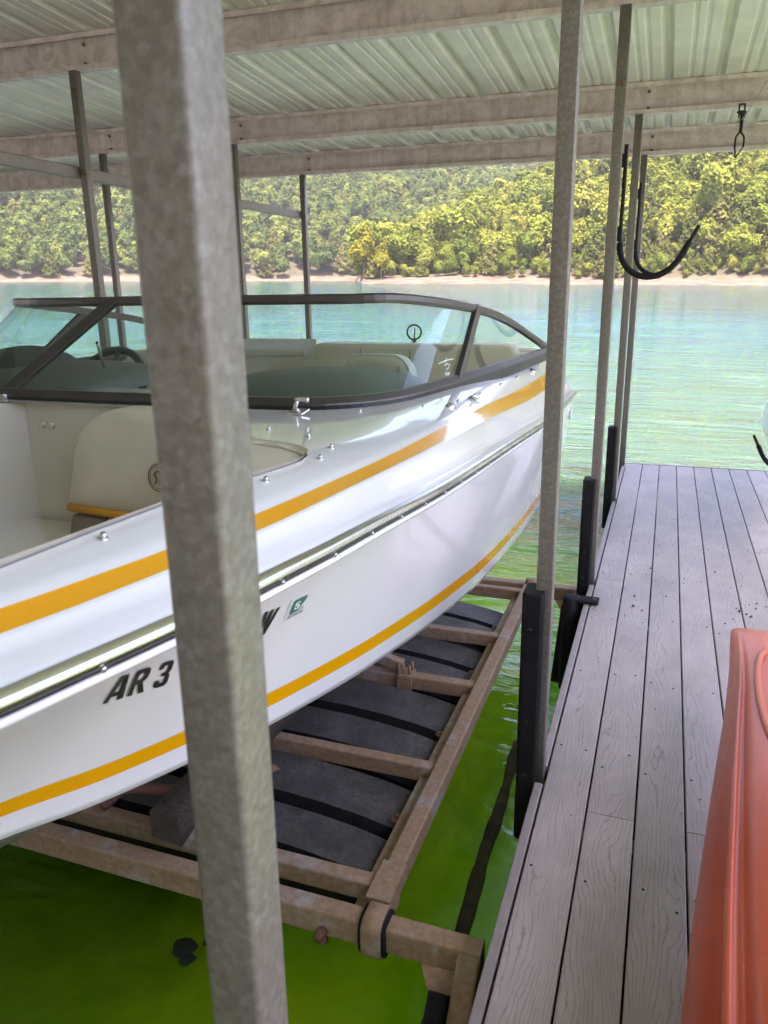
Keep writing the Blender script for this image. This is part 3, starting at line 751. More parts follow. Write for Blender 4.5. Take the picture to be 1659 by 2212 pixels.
for side in (0, 1):
    rows = [[mirror(p) if side else p for p in deck_row(y)] for y in DY]
    n = len(rows[0]); b = len(m.v)
    for r_ in rows: m.v += [tuple(p) for p in r_]
    for i in range(len(rows)-1):
        for j in range(n-1):
            if DY[i] in (1.995, 2.415, 4.555) and j >= n-6+0 and j < n-1: pass
            f = [b+i*n+j, b+i*n+j+1, b+(i+1)*n+j+1, b+(i+1)*n+j]
            m.f.append(f if side else f[::-1]); m.m.append(1 if j == 6 else 0); m.s.append(True)
b = len(m.v); rw = deck_row(4.74); poly = rw+[mirror(p) for p in reversed(rw)]
m.v += [tuple(p) for p in poly]; m.f.append([b+i for i in range(len(poly))][::-1]); m.m.append(0); m.s.append(False)
deck_o = bp('deck_moulding', m, ['white', 'orange'])

# interior liner: bow well walls, bulkhead, cockpit
m = MB()
edge = [(XC+I(y, open_y, open_h), y, in_z(y)) for y in [-.95, -.8, -.6, -.4, -.1, .2, .45, .65, .8, .93, 1.05, 1.19, 1.28, 1.33, 1.36, 1.385, 1.41, 1.43, 1.45, 1.468, 1.485, 1.5, 1.515, 1.525, 1.535, 1.55, 1.57, 1.6, 1.65, 1.7, 1.76, 1.85, 1.93, 1.995]]
for side in (0, 1):
    e = [mirror(p) if side else Vector(p) for p in edge]
    sg = 1 if side else -1
    def inset(p, dx, dz):
        lim = abs(hull_x(p.y, p.z+dz)-XC)-.035; hx = abs(p.x-XC)-dx
        hx = hx if dz > -.03 else max(.0, min(hx, lim)); return Vector((XC-sg*hx, p.y, p.z+dz))
    rows = [[inset(p, dx, dz) for p in e] for dx, dz in ((-.001, .001), (.006, -.004), (.010, -.02), (.012, -.12), (.03, -.28), (.06, -.44))]
    n = len(e); b = len(m.v)
    for r_ in rows: m.v += [tuple(p) for p in r_]
    for i in range(len(rows)-1):
        for j in range(n-1):
            f = [b+i*n+j, b+i*n+j+1, b+(i+1)*n+j+1, b+(i+1)*n+j]
            m.f.append(f[::-1] if side else f); m.m.append(0); m.s.append(True)
m.box((XC-.55, .2, -.78), (XC+.55, 2.02, -.76))
bp('bow_liner', m, ['liner'])
m = MB(); zb = -.349
m.box((-2.05, 2.04, -.92), (-1.22, 2.09, zb))          # port console bulkhead
bp('bulkhead', m, ['liner'])
m = MB(); m.add([(-2.052, 2.041, z_) for z_ in (-.92, zb)]+[(-2.34, 1.68, z_) for z_ in (-.92, zb)]+[(-2.36, 1.70, z_) for z_ in (-.92, zb)]+[(-2.066, 2.088, z_) for z_ in (-.92, zb)], [(0,1,3,2), (2,3,5,4), (4,5,7,6), (6,7,1,0), (1,7,5,3), (0,2,4,6)])
bp('bulkhead', m, ['liner'])
m = MB()
for x in (-1.985, -1.945): m.disc((x, 2.04, -.425), (0, -1, 0), .014, .006, 12)
bp('bulkhead_screw', m, ['chrome'])
m = MB()
m.box((XC-1.0, 2.42, -.98), (XC+1.0, 4.56, -.96))
for s in (1, -1):
    yy_ = [2.43, 2.6, 3.0, 3.45, 3.9, 4.3, 4.55]
    m.loft([[(XC+s*(win_h(y)-.004), y, -.349), (XC+s*(win_h(y)-.03), y, -.44), (XC+s*(min(win_h(y), 1.0)-.06), y, -.96)] for y in yy_], 0, True, closed=False, caps=False)
m.box((XC-1.05, 4.56, -.96), (XC+1.05, 4.60, -.352))
bp('cockpit_liner', m, ['liner'])
# starboard quarter panel with vent, seen through the windshield
m = MB(); m.box((-2.62, 4.36, -.70), (-2.02, 4.42, -.285))
qp = bp('quarter_panel', m, ['white'])
m = MB(); m.box((-2.56, 4.345, -.385), (-2.10, 4.36, -.350)); m.box((-2.56, 4.35, -.62), (-2.12, 4.36, -.40))
for x in (-2.5, -2.4, -2.3, -2.15): m.disc((x, 4.345, -.366), (0, -1, 0), .007, .003, 8)
bp('vent_frame', m, ['liner'])

def cushion(outline, y0, y1, rnd=.03, lean=0.0, n=4):
    """upholstered block: an outline in x-z swept from y0 (front) to y1 with soft edges"""
    cx = sum(p[0] for p in outline)/len(outline); cz = sum(p[1] for p in outline)/len(outline)
    zb_ = min(p[1] for p in outline); rad = max(math.hypot(p[0]-cx, p[1]-cz) for p in outline)
    mm = MB(); rings = []; d = abs(y1-y0); sg = 1 if y1 > y0 else -1
    lv = [(0, .6)]+[(rnd*(1-math.cos(a)), rnd*(1-math.sin(a))) for a in np.linspace(.25, math.pi/2, n)]
    lv = [(0.0, .35*rad)]+lv[1:]
    seq = [(dy, ins) for dy, ins in lv]+[(d-dy, ins) for dy, ins in reversed(lv)]
    for dy, ins in seq:
        k = 1-ins/rad
        rings.append([Vector((cx+(x-cx)*k, y0+sg*dy+lean*(cz+(z-cz)*k-zb_), cz+(z-cz)*k)) for x, z in outline])
    mm.loft(rings, 0, True); return mm
def arch(x0, x1, z0, z1, r_, n=7, taper=0.0):
    pts = [(x0, z0), (x1, z0)]
    for k in range(n): a = R(90*k/(n-1)); pts.append((x1-taper-r_+r_*math.cos(a), z1-r_+r_*math.sin(a)))
    for k in range(n): a = R(90+90*k/(n-1)); pts.append((x0+taper+r_+r_*math.cos(a), z1-r_+r_*math.sin(a)))
    return pts
# bow seat: backrest, bolster, piping, emblem
m = cushion(arch(-1.775, -1.13, -.66, -.338, .19, 9, .035), 1.86, 1.99, .035, .10)
seat = bp('bow_backrest', m, ['cream'])
m = MB(); m.tube([(-1.735, 1.845, -.645), (-1.60, 1.842, -.652), (-1.40, 1.842, -.655), (-1.13, 1.85, -.655)], .013, 8); bp('piping', m, ['piping'])
m = cushion([(-1.665, -.92), (-1.14, -.92), (-1.14, -.672), (-1.605, -.672)], 1.845, 1.98, .03); bp('backrest_base', m, ['cream'])
m = cushion([(-1.80, -.92), (-1.67, -.92), (-1.61, -.672), (-1.73, -.672)], 1.84, 1.98, .02); bp('side_bolster', m, ['taupe'])
m = MB(); m.ring((-1.40, 1.860, -.53), (0, -1, .1), .034, .0022, 24, 6, 0, 1, 1.2)
m.ring((-1.40, 1.860, -.53), (0, -1, .1), .028, .0012, 24, 6, 0, 1, 1.2)
m.tube(smooth_path([(-1.412, 1.859, -.55), (-1.405, 1.859, -.535), (-1.41, 1.858, -.52), (-1.395, 1.858, -.51), (-1.385, 1.858, -.525), (-1.395, 1.858, -.545)]), .003, 6)
bp('seat_emblem', m, ['taupe'])
m = cushion([(-2.62, -.62), (-2.16, -.62), (-2.16, -.43), (-2.62, -.43)], 1.50, 1.62, .035); bp('bow_backrest', m, ['cream'])
def flat_cushion(outline, z0, z1, rnd=.02):
    cx = sum(p[0] for p in outline)/len(outline); cy = sum(p[1] for p in outline)/len(outline); rad = max(math.hypot(p[0]-cx, p[1]-cy) for p in outline)
    mm = MB(); rings = [[Vector((cx+(x-cx)*(1-i/rad), cy+(y-cy)*(1-i/rad), z)) for x, y in outline] for z, i in ((z0, 0), (z1-rnd, 0), (z1-rnd*.4, rnd*.25), (z1-rnd*.1, rnd*.7), (z1, rnd*1.5), (z1+.004, rad*.5))]
    mm.loft(rings, 0, True); return mm
cs = [(XC+I(y, open_y, open_h)-.012, y) for y in (1.06, 1.12, 1.19, 1.28, 1.36, 1.41, 1.45, 1.485, 1.515, 1.535, 1.55)]
bp('corner_cushion', flat_cushion(cs+[(-1.0, 1.56), (-.90, 1.36), (-.80, 1.10)], -.46, -.338), ['cream'])
m = MB(); m.box((-1.25, .7, -.80), (-.98, 1.8, -.66)); bev(bp('bow_seat', m, ['cream']), .03)
m = MB(); m.box((-2.50, .7, -.80), (-2.23, 1.6, -.66)); bev(bp('bow_seat', m, ['cream']), .03)
# consoles behind the windshield
def dome(xa, xb, ya, yb, z0, z1, n=12):
    mm = MB(); rings = []
    for i in range(n+1):
        u = i/n; a = math.pi*u; y = (ya+yb)/2-(yb-ya)/2*math.cos(a)
        hh = z0+(z1-z0)*math.sin(a)**.7; w_ = (xb-xa)/2*(.82+.18*math.sin(a)); cx = (xa+xb)/2
        rings.append([Vector((cx-w_*math.cos(math.pi*k/18), y, z0+(hh-z0)*math.sin(math.pi*k/18)**.62)) for k in range(19)])
    mm.loft(rings, 0, True, closed=False); return mm
bp('dash_cover', dome(-1.56, -.86, 2.26, 2.95, -.36, -.278), ['olive'])
bp('dash_cover', dome(-2.72, -1.98, 2.26, 2.95, -.36, -.268), ['olive'])
bp('instrument_pod', dome(-2.74, -2.42, 2.42, 2.8, -.32, -.205), ['charcoal'])
# steering wheel
m = MB(); m.ring((-2.36, 2.86, -.40), (0, -.88, .48), .175, .017, 36, 10)
sw = bp('steering_wheel', m, ['charcoal'])
m = MB()
for a in (90, 210, 330):
    q = Vector((0, -.88, .48)).normalized().to_track_quat('Z', 'Y')
    m.tube([Vector((-2.36, 2.86, -.40)), Vector((-2.36, 2.86, -.40))+q@Vector((.17*math.cos(R(a)), .17*math.sin(R(a)), 0))], .012, 8)
m.disc((-2.36, 2.86, -.40), (0, -.88, .48), .04, .02, 16)
o = bp('spokes', m, ['charcoal'])
# cockpit seats
bp('seat_back', cushion(arch(-1.32, -.955, -.80, -.262, .09, 7, .03), 3.02, 3.14, .03), ['cream'])
m = MB(); m.tube(smooth_path([(-1.325, 3.025, -.60), (-1.30, 3.025, -.36), (-1.24, 3.025, -.268), (-1.14, 3.025, -.26), (-1.03, 3.025, -.268), (-.975, 3.025, -.36), (-.95, 3.025, -.60)], 5), .0045, 6); bp('seat_piping', m, ['white'])
bp('seat_back', cushion(arch(-2.52, -2.14, -.80, -.262, .09, 7, .03), 3.12, 3.24, .03), ['cream'])
m = MB()
for x in (-1.66, -1.36, -1.06): m.tube([(x, 4.176, -.78), (x, 4.176, -.36), (x, 4.185, -.315)], .0035, 5)
bp('bench_seam', m, ['taupe'])
m = MB()
for x in (-1.245, -1.03): m.tube([(x, 3.016, -.78), (x, 3.016, -.32), (x, 3.03, -.285)], .0025, 5)
bp('seat_seam', m, ['taupe'])
bp('rear_bench', cushion(arch(-1.98, -.76, -.80, -.296, .06, 6), 4.18, 4.34, .04), ['cream'])
m = MB(); m.box((-1.98, 3.75, -.80), (-.80, 4.2, -.62)); bev(bp('bench_seat', m, ['cream']), .03)
m = MB(); m.box((-.78, 3.1, -.75), (-.755, 4.1, -.375)); bp('side_cushion', m, ['taupe'])
m = MB(); m.box((-2.725, 3.1, -.75), (-2.70, 4.1, -.375)); bp('side_cushion', m, ['taupe'])
m = MB(); m.ring((-1.42, 4.45, -.245), (.35, -1, 0), .042, .0055, 28, 8); m.tube([(-1.42, 4.45, -.35), (-1.42, 4.45, -.29)], .012, 8); m.tube([(-1.42, 4.45, -.29), (-1.415, 4.45, -.222)], .004, 6)
bp('tow_ring', m, ['blacksteel'])

# rub rail -----------------------------------------------------------
m = MB(); rings = []
ry = list(np.linspace(-1.48, .4, 16))+list(np.linspace(.45, 2.2, 26))+list(np.linspace(2.3, 4.745, 18))
sec = [(.004, -.003), (.0140, -.0025), (.0152, .003), (.0140, .008), (.010, .0125), (.004, .0145), (0, .015)]
def rail_frame(y):
    a = Vector((rail_x(y+.01)-rail_x(y-.01), .02, rail_z(y+.01)-rail_z(y-.01))).normalized(); n = Vector((a.y, -a.x, 0)).normalized(); return Vector((rail_x(y), y, rail_z(y))), n
for side in (0, 1):
    rings = []
    for y in ry:
        p, n = rail_frame(y); rings.append([p+n*dx+Vector((0, 0, dz)) for dx, dz in sec])
    if side: rings = [[mirror(p) for p in reversed(r_)] for r_ in rings]
    m.loft(rings, 0, True, closed=False, caps=False)
rr = bp('rub_rail', m, ['chrome'])
m = MB()
for side in (0, 1):
    rings = []
    for y in ry:
        p, n = rail_frame(y); rings.append([p+n*dx+Vector((0, 0, dz)) for dx, dz in ((0, -.0125), (.0075, -.0122), (.011, -.0105), (.0128, -.0075), (.0122, -.0032), (.004, -.003))])
    if side: rings = [[mirror(p) for p in reversed(r_)] for r_ in rings]
    m.loft(rings, 0, True, closed=False, caps=False)
bp('painted_rail_reflection', m, ['reflection_tone'])  # lower half of the chrome rail, its dark reflection painted as colour
m = MB()
for side in (0, 1):
    rings = []
    for y in ry:
        p, n = rail_frame(y); rings.append([p+n*dx+Vector((0, 0, dz)) for dx, dz in ((0, -.026), (.007, -.025), (.0105, -.020), (.0100, -.0130), (.006, -.0124))])
    if side: rings = [[mirror(p) for p in reversed(r_)] for r_ in rings]
    m.loft(rings, 0, True, closed=False, caps=False)
bp('rail_moulding', m, ['white'])
m = MB()
for y in np.arange(.3, 4.7, .158):
    p, n = rail_frame(y); m.disc(p+n*.0120+Vector((0, 0, -.008)), n+Vector((0, 0, -.25)), .0042, .0022, 8, 0, True)
o = bp('rail_screws', m, ['chrome'])

# registration marks, sticker ----------------------------------------
def decal(name, polys, f, mat, off):
    mm = MB()
    for poly in polys:
        loops = poly if isinstance(poly[0][0], (tuple, list)) else [poly]
        flat = [p for lp_ in loops for p in lp_]
        pts = []
        for u, v in flat:
            y, z = f(u, v); t = (z-chine_z(y))/(rail_z(y)-chine_z(y)); pts.append(hull_pt(y, t)+hull_n(y, t)*off)
        tris = geometry.tessellate_polygon([[Vector((u, v, 0)) for u, v in lp_] for lp_ in loops])
        mm.add(pts, [tuple(t_) for t_ in tris])
    return bp(name, mm, [mat])
def para(o, a, b): return lambda u, v: (o[0]+u*a[0]+v*b[0], o[1]+u*a[1]+v*b[1])
GA = [[(0,0),(.28,1),(.62,1),(.80,0),(.56,0),(.53,.2),(.27,.2),(.2,0)], [(.31,.37),(.51,.37),(.45,.80)]]
GR = [[(0,0),(0,1),(.52,1),(.66,.92),(.70,.72),(.64,.53),(.52,.45),(.70,0),(.46,0),(.32,.40),(.22,.40),(.22,0)], [(.22,.58),(.42,.58),(.47,.70),(.43,.82),(.22,.82)]]
G3 = [(.02,.30),(.0,.12),(.10,0),(.5,0),(.64,.12),(.64,.40),(.55,.50),(.64,.60),(.64,.88),(.52,1),(.12,1),(0,.88),(.02,.72),(.22,.72),(.24,.84),(.40,.84),(.42,.64),(.36,.57),(.2,.57),(.2,.44),(.36,.44),(.42,.38),(.41,.16),(.25,.16),(.22,.30)]
GW = [(0,1),(.08,0),(.32,0),(.46,.55),(.54,0),(.78,0),(1.02,1),(.80,1),(.66,.38),(.60,1),(.38,1),(.27,.38),(.21,1)]
G5 = [(.0,.3),(.0,.12),(.12,0),(.5,0),(.64,.14),(.64,.5),(.52,.64),(.24,.64),(.24,.82),(.6,.82),(.6,1),(.03,1),(.03,.48),(.38,.48),(.42,.42),(.42,.2),(.36,.16),(.24,.16),(.2,.3)]
UA, UB = (.0411, -.0083), (-.036, .069)
for g_, k in ((GA, 0.0), (GR, .95), (G3, 2.02)):
    decal('registration_letter', [g_], para((.7624+UA[0]*k, -.5531+UA[1]*k), UA, UB), 'decal', .0016)
decal('registration_letter', [GW], para((1.0305, -.5625), (.0425, -.0075), (-.0225, .0645)), 'decal', .0016)
decal('sticker', [[(1.0793,-.5017),(1.1281,-.5084),(1.1648,-.5662),(1.1064,-.5624)]], lambda u, v: (u, v), 'paper', .0008)
decal('sticker_map', [[(1.0931,-.512),(1.1358,-.5151),(1.1359,-.5188),(1.1408,-.5195),(1.1407,-.5287),(1.1385,-.5332),(1.1361,-.5424),(1.137,-.5496),(1.1136,-.5499),(1.1099,-.5449),(1.1061,-.543),(1.1007,-.5283),(1.0964,-.5192)]], lambda u, v: (u, v), 'green', .0013)
decal('sticker_number', [G5], para((1.1149, -.5396), (.0238, -.0031), (-.0085, .0192)), 'whiteprint', .0018)
def text_tris(txt):
    cu = bpy.data.curves.new('txt', 'FONT'); cu.body = txt; cu.size = 1.0; to = bpy.data.objects.new('txt', cu)
    me = bpy.data.meshes.new_from_object(to); me.calc_loop_triangles()
    P = [(v.co.x, v.co.y) for v in me.vertices]; T = [tuple(t.vertices) for t in me.loop_triangles]
    W_ = max(p[0] for p in P); H_ = max(p[1] for p in P); bpy.data.objects.remove(to); bpy.data.curves.remove(cu); bpy.data.meshes.remove(me)
    return [(x/W_, y/H_) for x, y in P], T
def text_decal(name, txt, f, mat, off):
    P, T = text_tris(txt); mm = MB(); pts = []
    for u, v in P:
        y, z = f(u, v); t = (z-chine_z(y))/(rail_z(y)-chine_z(y)); pts.append(hull_pt(y, t)+hull_n(y, t)*off)
    mm.add(pts, T); return bp(name, mm, [mat])
text_decal('sticker_number', '08 058184', para((1.1106, -.5581), (.0466, -.0024), (-.0026, .0072)), 'decal', .0018)
text_decal('sticker_number', '08', para((1.1421, -.5493), (.0080, .0001), (-.0036, .0066)), 'greyprint', .0018)

# deck hardware -------------------------------------------------------
sm_ = MB(); sm_.disc((0, 0, 0), (0, 0, 1), .0080, .0028, 14); sm_.disc((0, 0, .0026), (0, 0, 1), .0048, .0062, 12)
snap_me = None
for (p, n) in (((-.6951, .7918, -.3167), (.25, -.04, .97)), ((-.6573, 1.1782, -.3262), (.26, .02, .96)), ((-.6571, 1.413, -.3346), (.25, .03, .97)), ((-.6793, 1.521, -.3345), (.18, .06, .98)), ((-.7801, 1.6175, -.3321), (0, .05, 1)), ((-.9328, 1.7046, -.3364), (0, .05, 1)),
               ((-.8346, 2.085, -.3453), (0, 0, 1)), ((-.6958, 2.2641, -.3536), (.26, 0, .96)), ((-.6417, 2.4886, -.3641), (.29, .02, .96)), ((-.6278, 3.1281, -.3814), (.58, 0, .82)), ((-.6229, 3.4656, -.3896), (.62, 0, .78)), ((-.628, 4.1236, -.4003), (.66, 0, .75))):
    if snap_me is None: o = sm_.build('snap', 'chrome', boat); snap_me = o.data
    else: o = bpy.data.objects.new('snap', snap_me); COL.objects.link(o); o.parent = boat
    o.location = Vector(p)-BL0; o.rotation_euler = Vector(n).to_track_quat('Z', 'Y').to_euler()
def fitting(name, p, n, ydir, m, mat='chrome'):
    o = m.build(name, mat, boat); z_ = Vector(n).normalized(); y_ = Vector(ydir); y_ = (y_-z_*y_.dot(z_)).normalized(); x_ = y_.cross(z_)
    o.matrix_basis = Matrix.Translation(Vector(p)-BL0) @ Matrix((x_, y_, z_)).transposed().to_4x4(); return o
m = MB()
for yy in (-.017, .017):
    m.tube([(-.020, yy, .002), (0, yy, .004), (.020, yy, .002)], [.0055, .0062, .0055], 10); m.tube([(0, yy, .002), (0, yy*.8, .020)], .006, 10)
m.tube([(0, -.060, .019), (0, -.03, .022), (0, .03, .022), (0, .060, .019)], [.0035, .0058, .0058, .0035], 10)
fitting('deck_cleat', (-.6152, 2.6243, -.3754), (.36, .03, .93), (0, 1, 0), m)
def dome_m(a, b, h, n=20):
    mm = MB(); mm.loft([[(a*r_*math.cos(2*math.pi*k/n), b*r_*math.sin(2*math.pi*k/n), z) for k in range(n)] for r_, z in ((1, 0), (1, h*.25), (.85, h*.62), (.55, h*.9), (.02, h))], 0, True); return mm
m = dome_m(.017, .030, .020); fitting('navigation_light', (-.6367, 2.3694, -.3697), (.26, 0, .96), (0, 1, 0), m)
m = dome_m(.019, .022, .014); fitting('deck_filler', (-.6167, 3.8621, -.4027), (.7, .02, .71), (0, 1, 0), m)
m = dome_m(.0075, .009, .003); fitting('filler_slot', (-.6077, 3.8600, -.3935), (.7, .02, .71), (0, 1, 0), m, 'gasket')
m = MB(); m.add([(-.028, -.030, .002), (.022, -.034, .002), (.030, .004, .012), (-.020, .012, .012), (-.028, -.030, .006), (.022, -.034, .006), (.030, .004, .016), (-.020, .012, .016)], [(3,2,1,0), (4,5,6,7), (0,1,5,4), (1,2,6,5), (2,3,7,6), (3,0,4,7)])
m.tube([(-.018, .006, .012), (-.016, .012, .030), (-.012, .018, .040)], .007, 8); m.tube([(-.022, .016, .042), (.020, .010, .040)], .006, 10); m.disc((.018, .010, .040), (1, -.15, 0), .009, .008, 12)
fitting('hinge_bracket', (-.9926, 2.0089, -.345), (0, 0, 1), (0, 1, 0), m)
m = MB()
for k in range(3): m.disc((-.014+.016*k, -.016-.001*k, .009-.0), (0, -.3, .95), .0035, .0015, 8)
m = MB(); m.ring((0, 0, .006), (0, 0, 1), .026, .0055, 18, 8, 0, 1, 1.3); m.tube([(0, -.03, .004), (0, .03, .004)], .006, 8)
p = hull_pt(4.71, .80); fitting('stern_eye', p, hull_n(4.71, .8), (0, .2, 1), m)

# windshield ---------------------------------------------------------
wb_ = [(-1.74, 2.06, -.345), (-1.45, 2.062, -.345), (-1.2, 2.072, -.345), (-.96, 2.115, -.345), (-.80, 2.31, -.345), (-.724, 2.78, -.345), (-.654, 3.45, -.345), (-.612, 4.30, -.350)]
wt_ = [(-1.74, 2.43, -.026), (-1.56, 2.435, -.027), (-1.36, 2.445, -.028), (-1.06, 2.50, -.029), (-.880, 2.66, -.033), (-.752, 3.20, -.083), (-.715, 3.75, -.160), (-.616, 4.31, -.318)]
WB = smooth_path(wb_, 6); WT = smooth_path(wt_, 6); NW = len(WB)
ws = bpy.data.objects.new('windshield', None); COL.objects.link(ws); ws.parent = boat; ws.location = -BL0
def wsp(name, m, mats):
    o = m.build(name, mats, ws); o.matrix_parent_inverse = Matrix.Identity(4); return o
def both(path): return [mirror(p) for p in reversed(path[1:])]+list(path)
FB = both(WB); FT = both(WT)
def sweep(path, sec, name, mat):
    mm = MB(); rings = []
    for i, p in enumerate(path):
        t = (path[min(i+1, len(path)-1)]-path[max(i-1, 0)]); t.z = 0; t.normalize(); n = Vector((t.y, -t.x, 0))
        if n.dot(p-Vector((XC, 3.4, p.z))) < 0: n = -n
        rings.append([p+n*dx+Vector((0, 0, dz)) for dx, dz in sec])
    mm.loft(rings, 0, False); return wsp(name, mm, [mat])
sweep(FB, [(.012, -.030), (.020, -.026), (.017, 0.012), (-.012, .012), (-.014, -.030)], 'base_gasket', 'gasket')
sweep(FB, [(.0185, .0125), (.017, .018), (.004, .036), (-.012, .036), (-.013, .0125)], 'base_frame', 'bronze')
sweep(FT, [(.014, -.016), (.018, -.005), (.016, .012), (.006, .018), (-.008, .014), (-.010, -.016)], 'top_frame', 'bronze')
# panes: front centre, two front corners, two sides
cuts = [0, 9, 30, NW-1]     # path indices: centre pillar, corner pillar, aft end
def pane(i0, i1, mir, name='pane'):
    mm = MB(); rows = []
    for i in range(i0, i1+1):
        a = WB[i]; b = WT[i]; rows.append([a.lerp(b, t) for t in (.06, .5, .96)])
    if mir: rows = [[mirror(p) for p in r_] for r_ in rows]
    mm.loft(rows, 0, True, closed=False, caps=False); return wsp(name, mm, ['glass'])
for mir in (0, 1):
    pane(cuts[1], cuts[2], mir); pane(cuts[2], cuts[3], mir)
mm = MB(); rows = [[mirror(WB[i]).lerp(mirror(WT[i]), t) for t in (.06, .5, .96)] for i in range(cuts[1], 0, -1)]+[[WB[i].lerp(WT[i], t) for t in (.06, .5, .96)] for i in range(0, cuts[1]+1)]
mm.loft(rows, 0, True, closed=False, caps=False); wsp('pane', mm, ['glass'])
for mir in (0, 1):
    for ci, w_ in ((cuts[1], .038), (cuts[2], .050)):
        a = WB[ci].copy(); b = WT[ci].copy()
        if ci == cuts[1]: a = Vector((-1.31, 2.068, -.335)); b = Vector((-1.53, 2.432, -.028))
        if mir: a = mirror(a); b = mirror(b)
        t = (WB[ci+1]-WB[ci-1]); t.z = 0; n = Vector((t.y, -t.x, 0)).normalized()
        if n.dot(WB[ci]-Vector((XC, 3.4, -.345))) < 0: n = -n
        if mir: n.x = -n.x
        mm = MB(); mm.bar(a+n*.004, b+n*.004, w_, .022, n); wsp('pillar', mm, ['bronze'])
        if ci == cuts[1]:
            mm = MB(); mm.bar(a+n*.016, b+n*.016, .005, .003, n); wsp('pillar_strip', mm, ['chrome'])
# small white sticker on the port pane
mm = MB()
def gp(u, v):
    """a point on the port pane: u along the base towards the stern, v up"""
    i = int(u); f = u-i; a = WB[i].lerp(WB[i+1], f); b = WT[i].lerp(WT[i+1], f); return a.lerp(b, v)+Vector((-.004, .002, 0))
for path in ([(27.6, .30), (28.3, .33), (29.0, .335)], [(28.25, .36), (28.3, .30)], [(28.55, .285), (28.75, .27), (28.75, .235), (28.5, .215)], [(28.2, .275), (28.55, .285)], [(28.45, .18), (29.0, .17)], [(28.5, .155), (29.0, .15)], [(28.6, .185), (28.65, .14)], [(28.8, .18), (28.85, .14)], [(28.75, .125), (28.8, .10)]):
    mm.tube([gp(*q) for q in path], .0028, 5)
wsp('glass_sticker', mm, ['whiteprint'])
# strut, latches
mm = MB(); mm.tube([(-2.20, 2.62, -.335), (-2.16, 2.60, -.33), (-2.02, 2.40, -.175)], .006, 8); mm.box((-2.30, 2.56, -.345), (-2.12, 2.68, -.335)); wsp('window_stay', mm, ['chrome'])
mm = MB(); mm.box((-2.225, 2.035, -.352), (-2.12, 2.05, -.325)); mm.tube([(-2.18, 2.03, -.335), (-2.165, 2.02, -.30)], .008, 8); mm.tube([(-2.165, 2.025, -.31), (-2.14, 2.015, -.345)], .007, 8); wsp('window_latch', mm, ['chrome'])

# ================================================================== BOAT LIFT
ZL = -1.72
lift = thing('boat_lift', 'muddy steel boat lift frame with black float tanks under the boat', 'boat lift', (-1.8, 3, ZL))
LO = Vector((-1.8, 3, ZL))
def lp(name, m, mats, parent=None):
    o = m.build(name, mats, parent or lift); o.matrix_parent_inverse = Matrix.Identity(4); o.location = -LO if not parent else (0, 0, 0); return o
lx = lambda y, z: None
def cross(y, x0, x1, w_=.062, h_=.08, top=ZL, name='cross_tube'):
    m = MB(); m.bar((x0, y, top-h_/2), (x1, y, top-h_/2), w_, h_, (0, 0, 1)); return lp(name, m, ['lift'])
for Y in (1.645, 4.36): cross(Y, -3.05, -.337, .062, .085, ZL+.002, 'main_tube')
for xr in (-.662, -2.9):
    m = MB(); m.bar((xr, 1.70, ZL-.030), (xr, 4.325, ZL-.030), .060, .075); lp('side_tube', m, ['lift'])
    s = 1 if xr > -1.8 else -1
    m = MB(); m.bar((xr-s*.055, 1.72, ZL-.052), (xr-s*.055, 4.30, ZL-.052), .052, .010); lp('side_ledge', m, ['lift'])
for Y, w_ in ((1.79, .055), (2.405, .05), (3.06, .06), (3.60, .05), (4.25, .05)): cross(Y, -2.868, -.694, w_, .066, ZL-.004)
for xr in (-.645, -2.92):
    for Y in (1.645, 4.36):
        rings = []; m = MB()
        for dx, rr_ in ((-.030, .064), (-.028, .068), (.028, .068), (.030, .064)):
            rings.append([(xr+dx, Y+rr_*.82*math.copysign(abs(math.cos(a))**.62, math.cos(a)), ZL-.041+rr_*math.copysign(abs(math.sin(a))**.62, math.sin(a))) for a in np.linspace(0, 2*math.pi, 24, endpoint=False)])
        m.loft(rings, 0, True); c = lp('collar', m, ['lift'])
        m = MB(); rings = []
        for dx, rr_ in ((-.040, .058), (-.039, .061), (.039, .061), (.040, .058)):
            rings.append([(xr+dx, Y+rr_*.82*math.copysign(abs(math.cos(a))**.62, math.cos(a)), ZL-.041+rr_*math.copysign(abs(math.sin(a))**.62, math.sin(a))) for a in np.linspace(0, 2*math.pi, 24, endpoint=False)])
        m.loft(rings, 0, True); lp('bushing', m, ['black'])
m = MB(); m.box((-.700, 1.70, ZL+.008), (-.624, 1.86, ZL+.013)); m.box((-.634, 1.70, ZL-.07), (-.626, 1.80, ZL+.008)); lp('gusset', m, ['lift'])
# swing arms
for Y in (1.645, 4.36):
    d = Vector((0.0, -.74, -.67)).normalized()
    top = Vector((-.368, Y, ZL-.03))
    m = MB(); m.bar(top+d*.0, top+d*.75, .062, .075, (0, -.7, .7)); arm = lp('swing_arm', m, ['lift'])
    m = MB(); c = top+Vector((-.028, -.026, -.03))
    m.add([(-.50, Y-.026, ZL-.080), (-.37, Y-.026, ZL-.070), c+d*.20, (-.50, Y-.036, ZL-.080), (-.37, Y-.036, ZL-.070), c+d*.20+Vector((0, -.010, 0))], [(0,1,2),(5,4,3),(0,3,4,1),(1,4,5,2),(2,5,3,0)]); lp('gusset', m, ['lift'])
    m = MB(); p = top+Vector((-.062, -.015, 0)); m.bar(p+d*.10, p+d*.62, .055, .09, (0, -.7, .7), 0, .2); lp('arm_bumper', m, ['black'])
m = MB(); m.tube([(-.80, 1.62, ZL-.10), (-.80, 1.60, ZL-.085)], .013, 8); m.disc((-.80, 1.612, ZL-.06), (0, -1, 0), .016, .035, 8); lp('bolt', m, ['rust'])
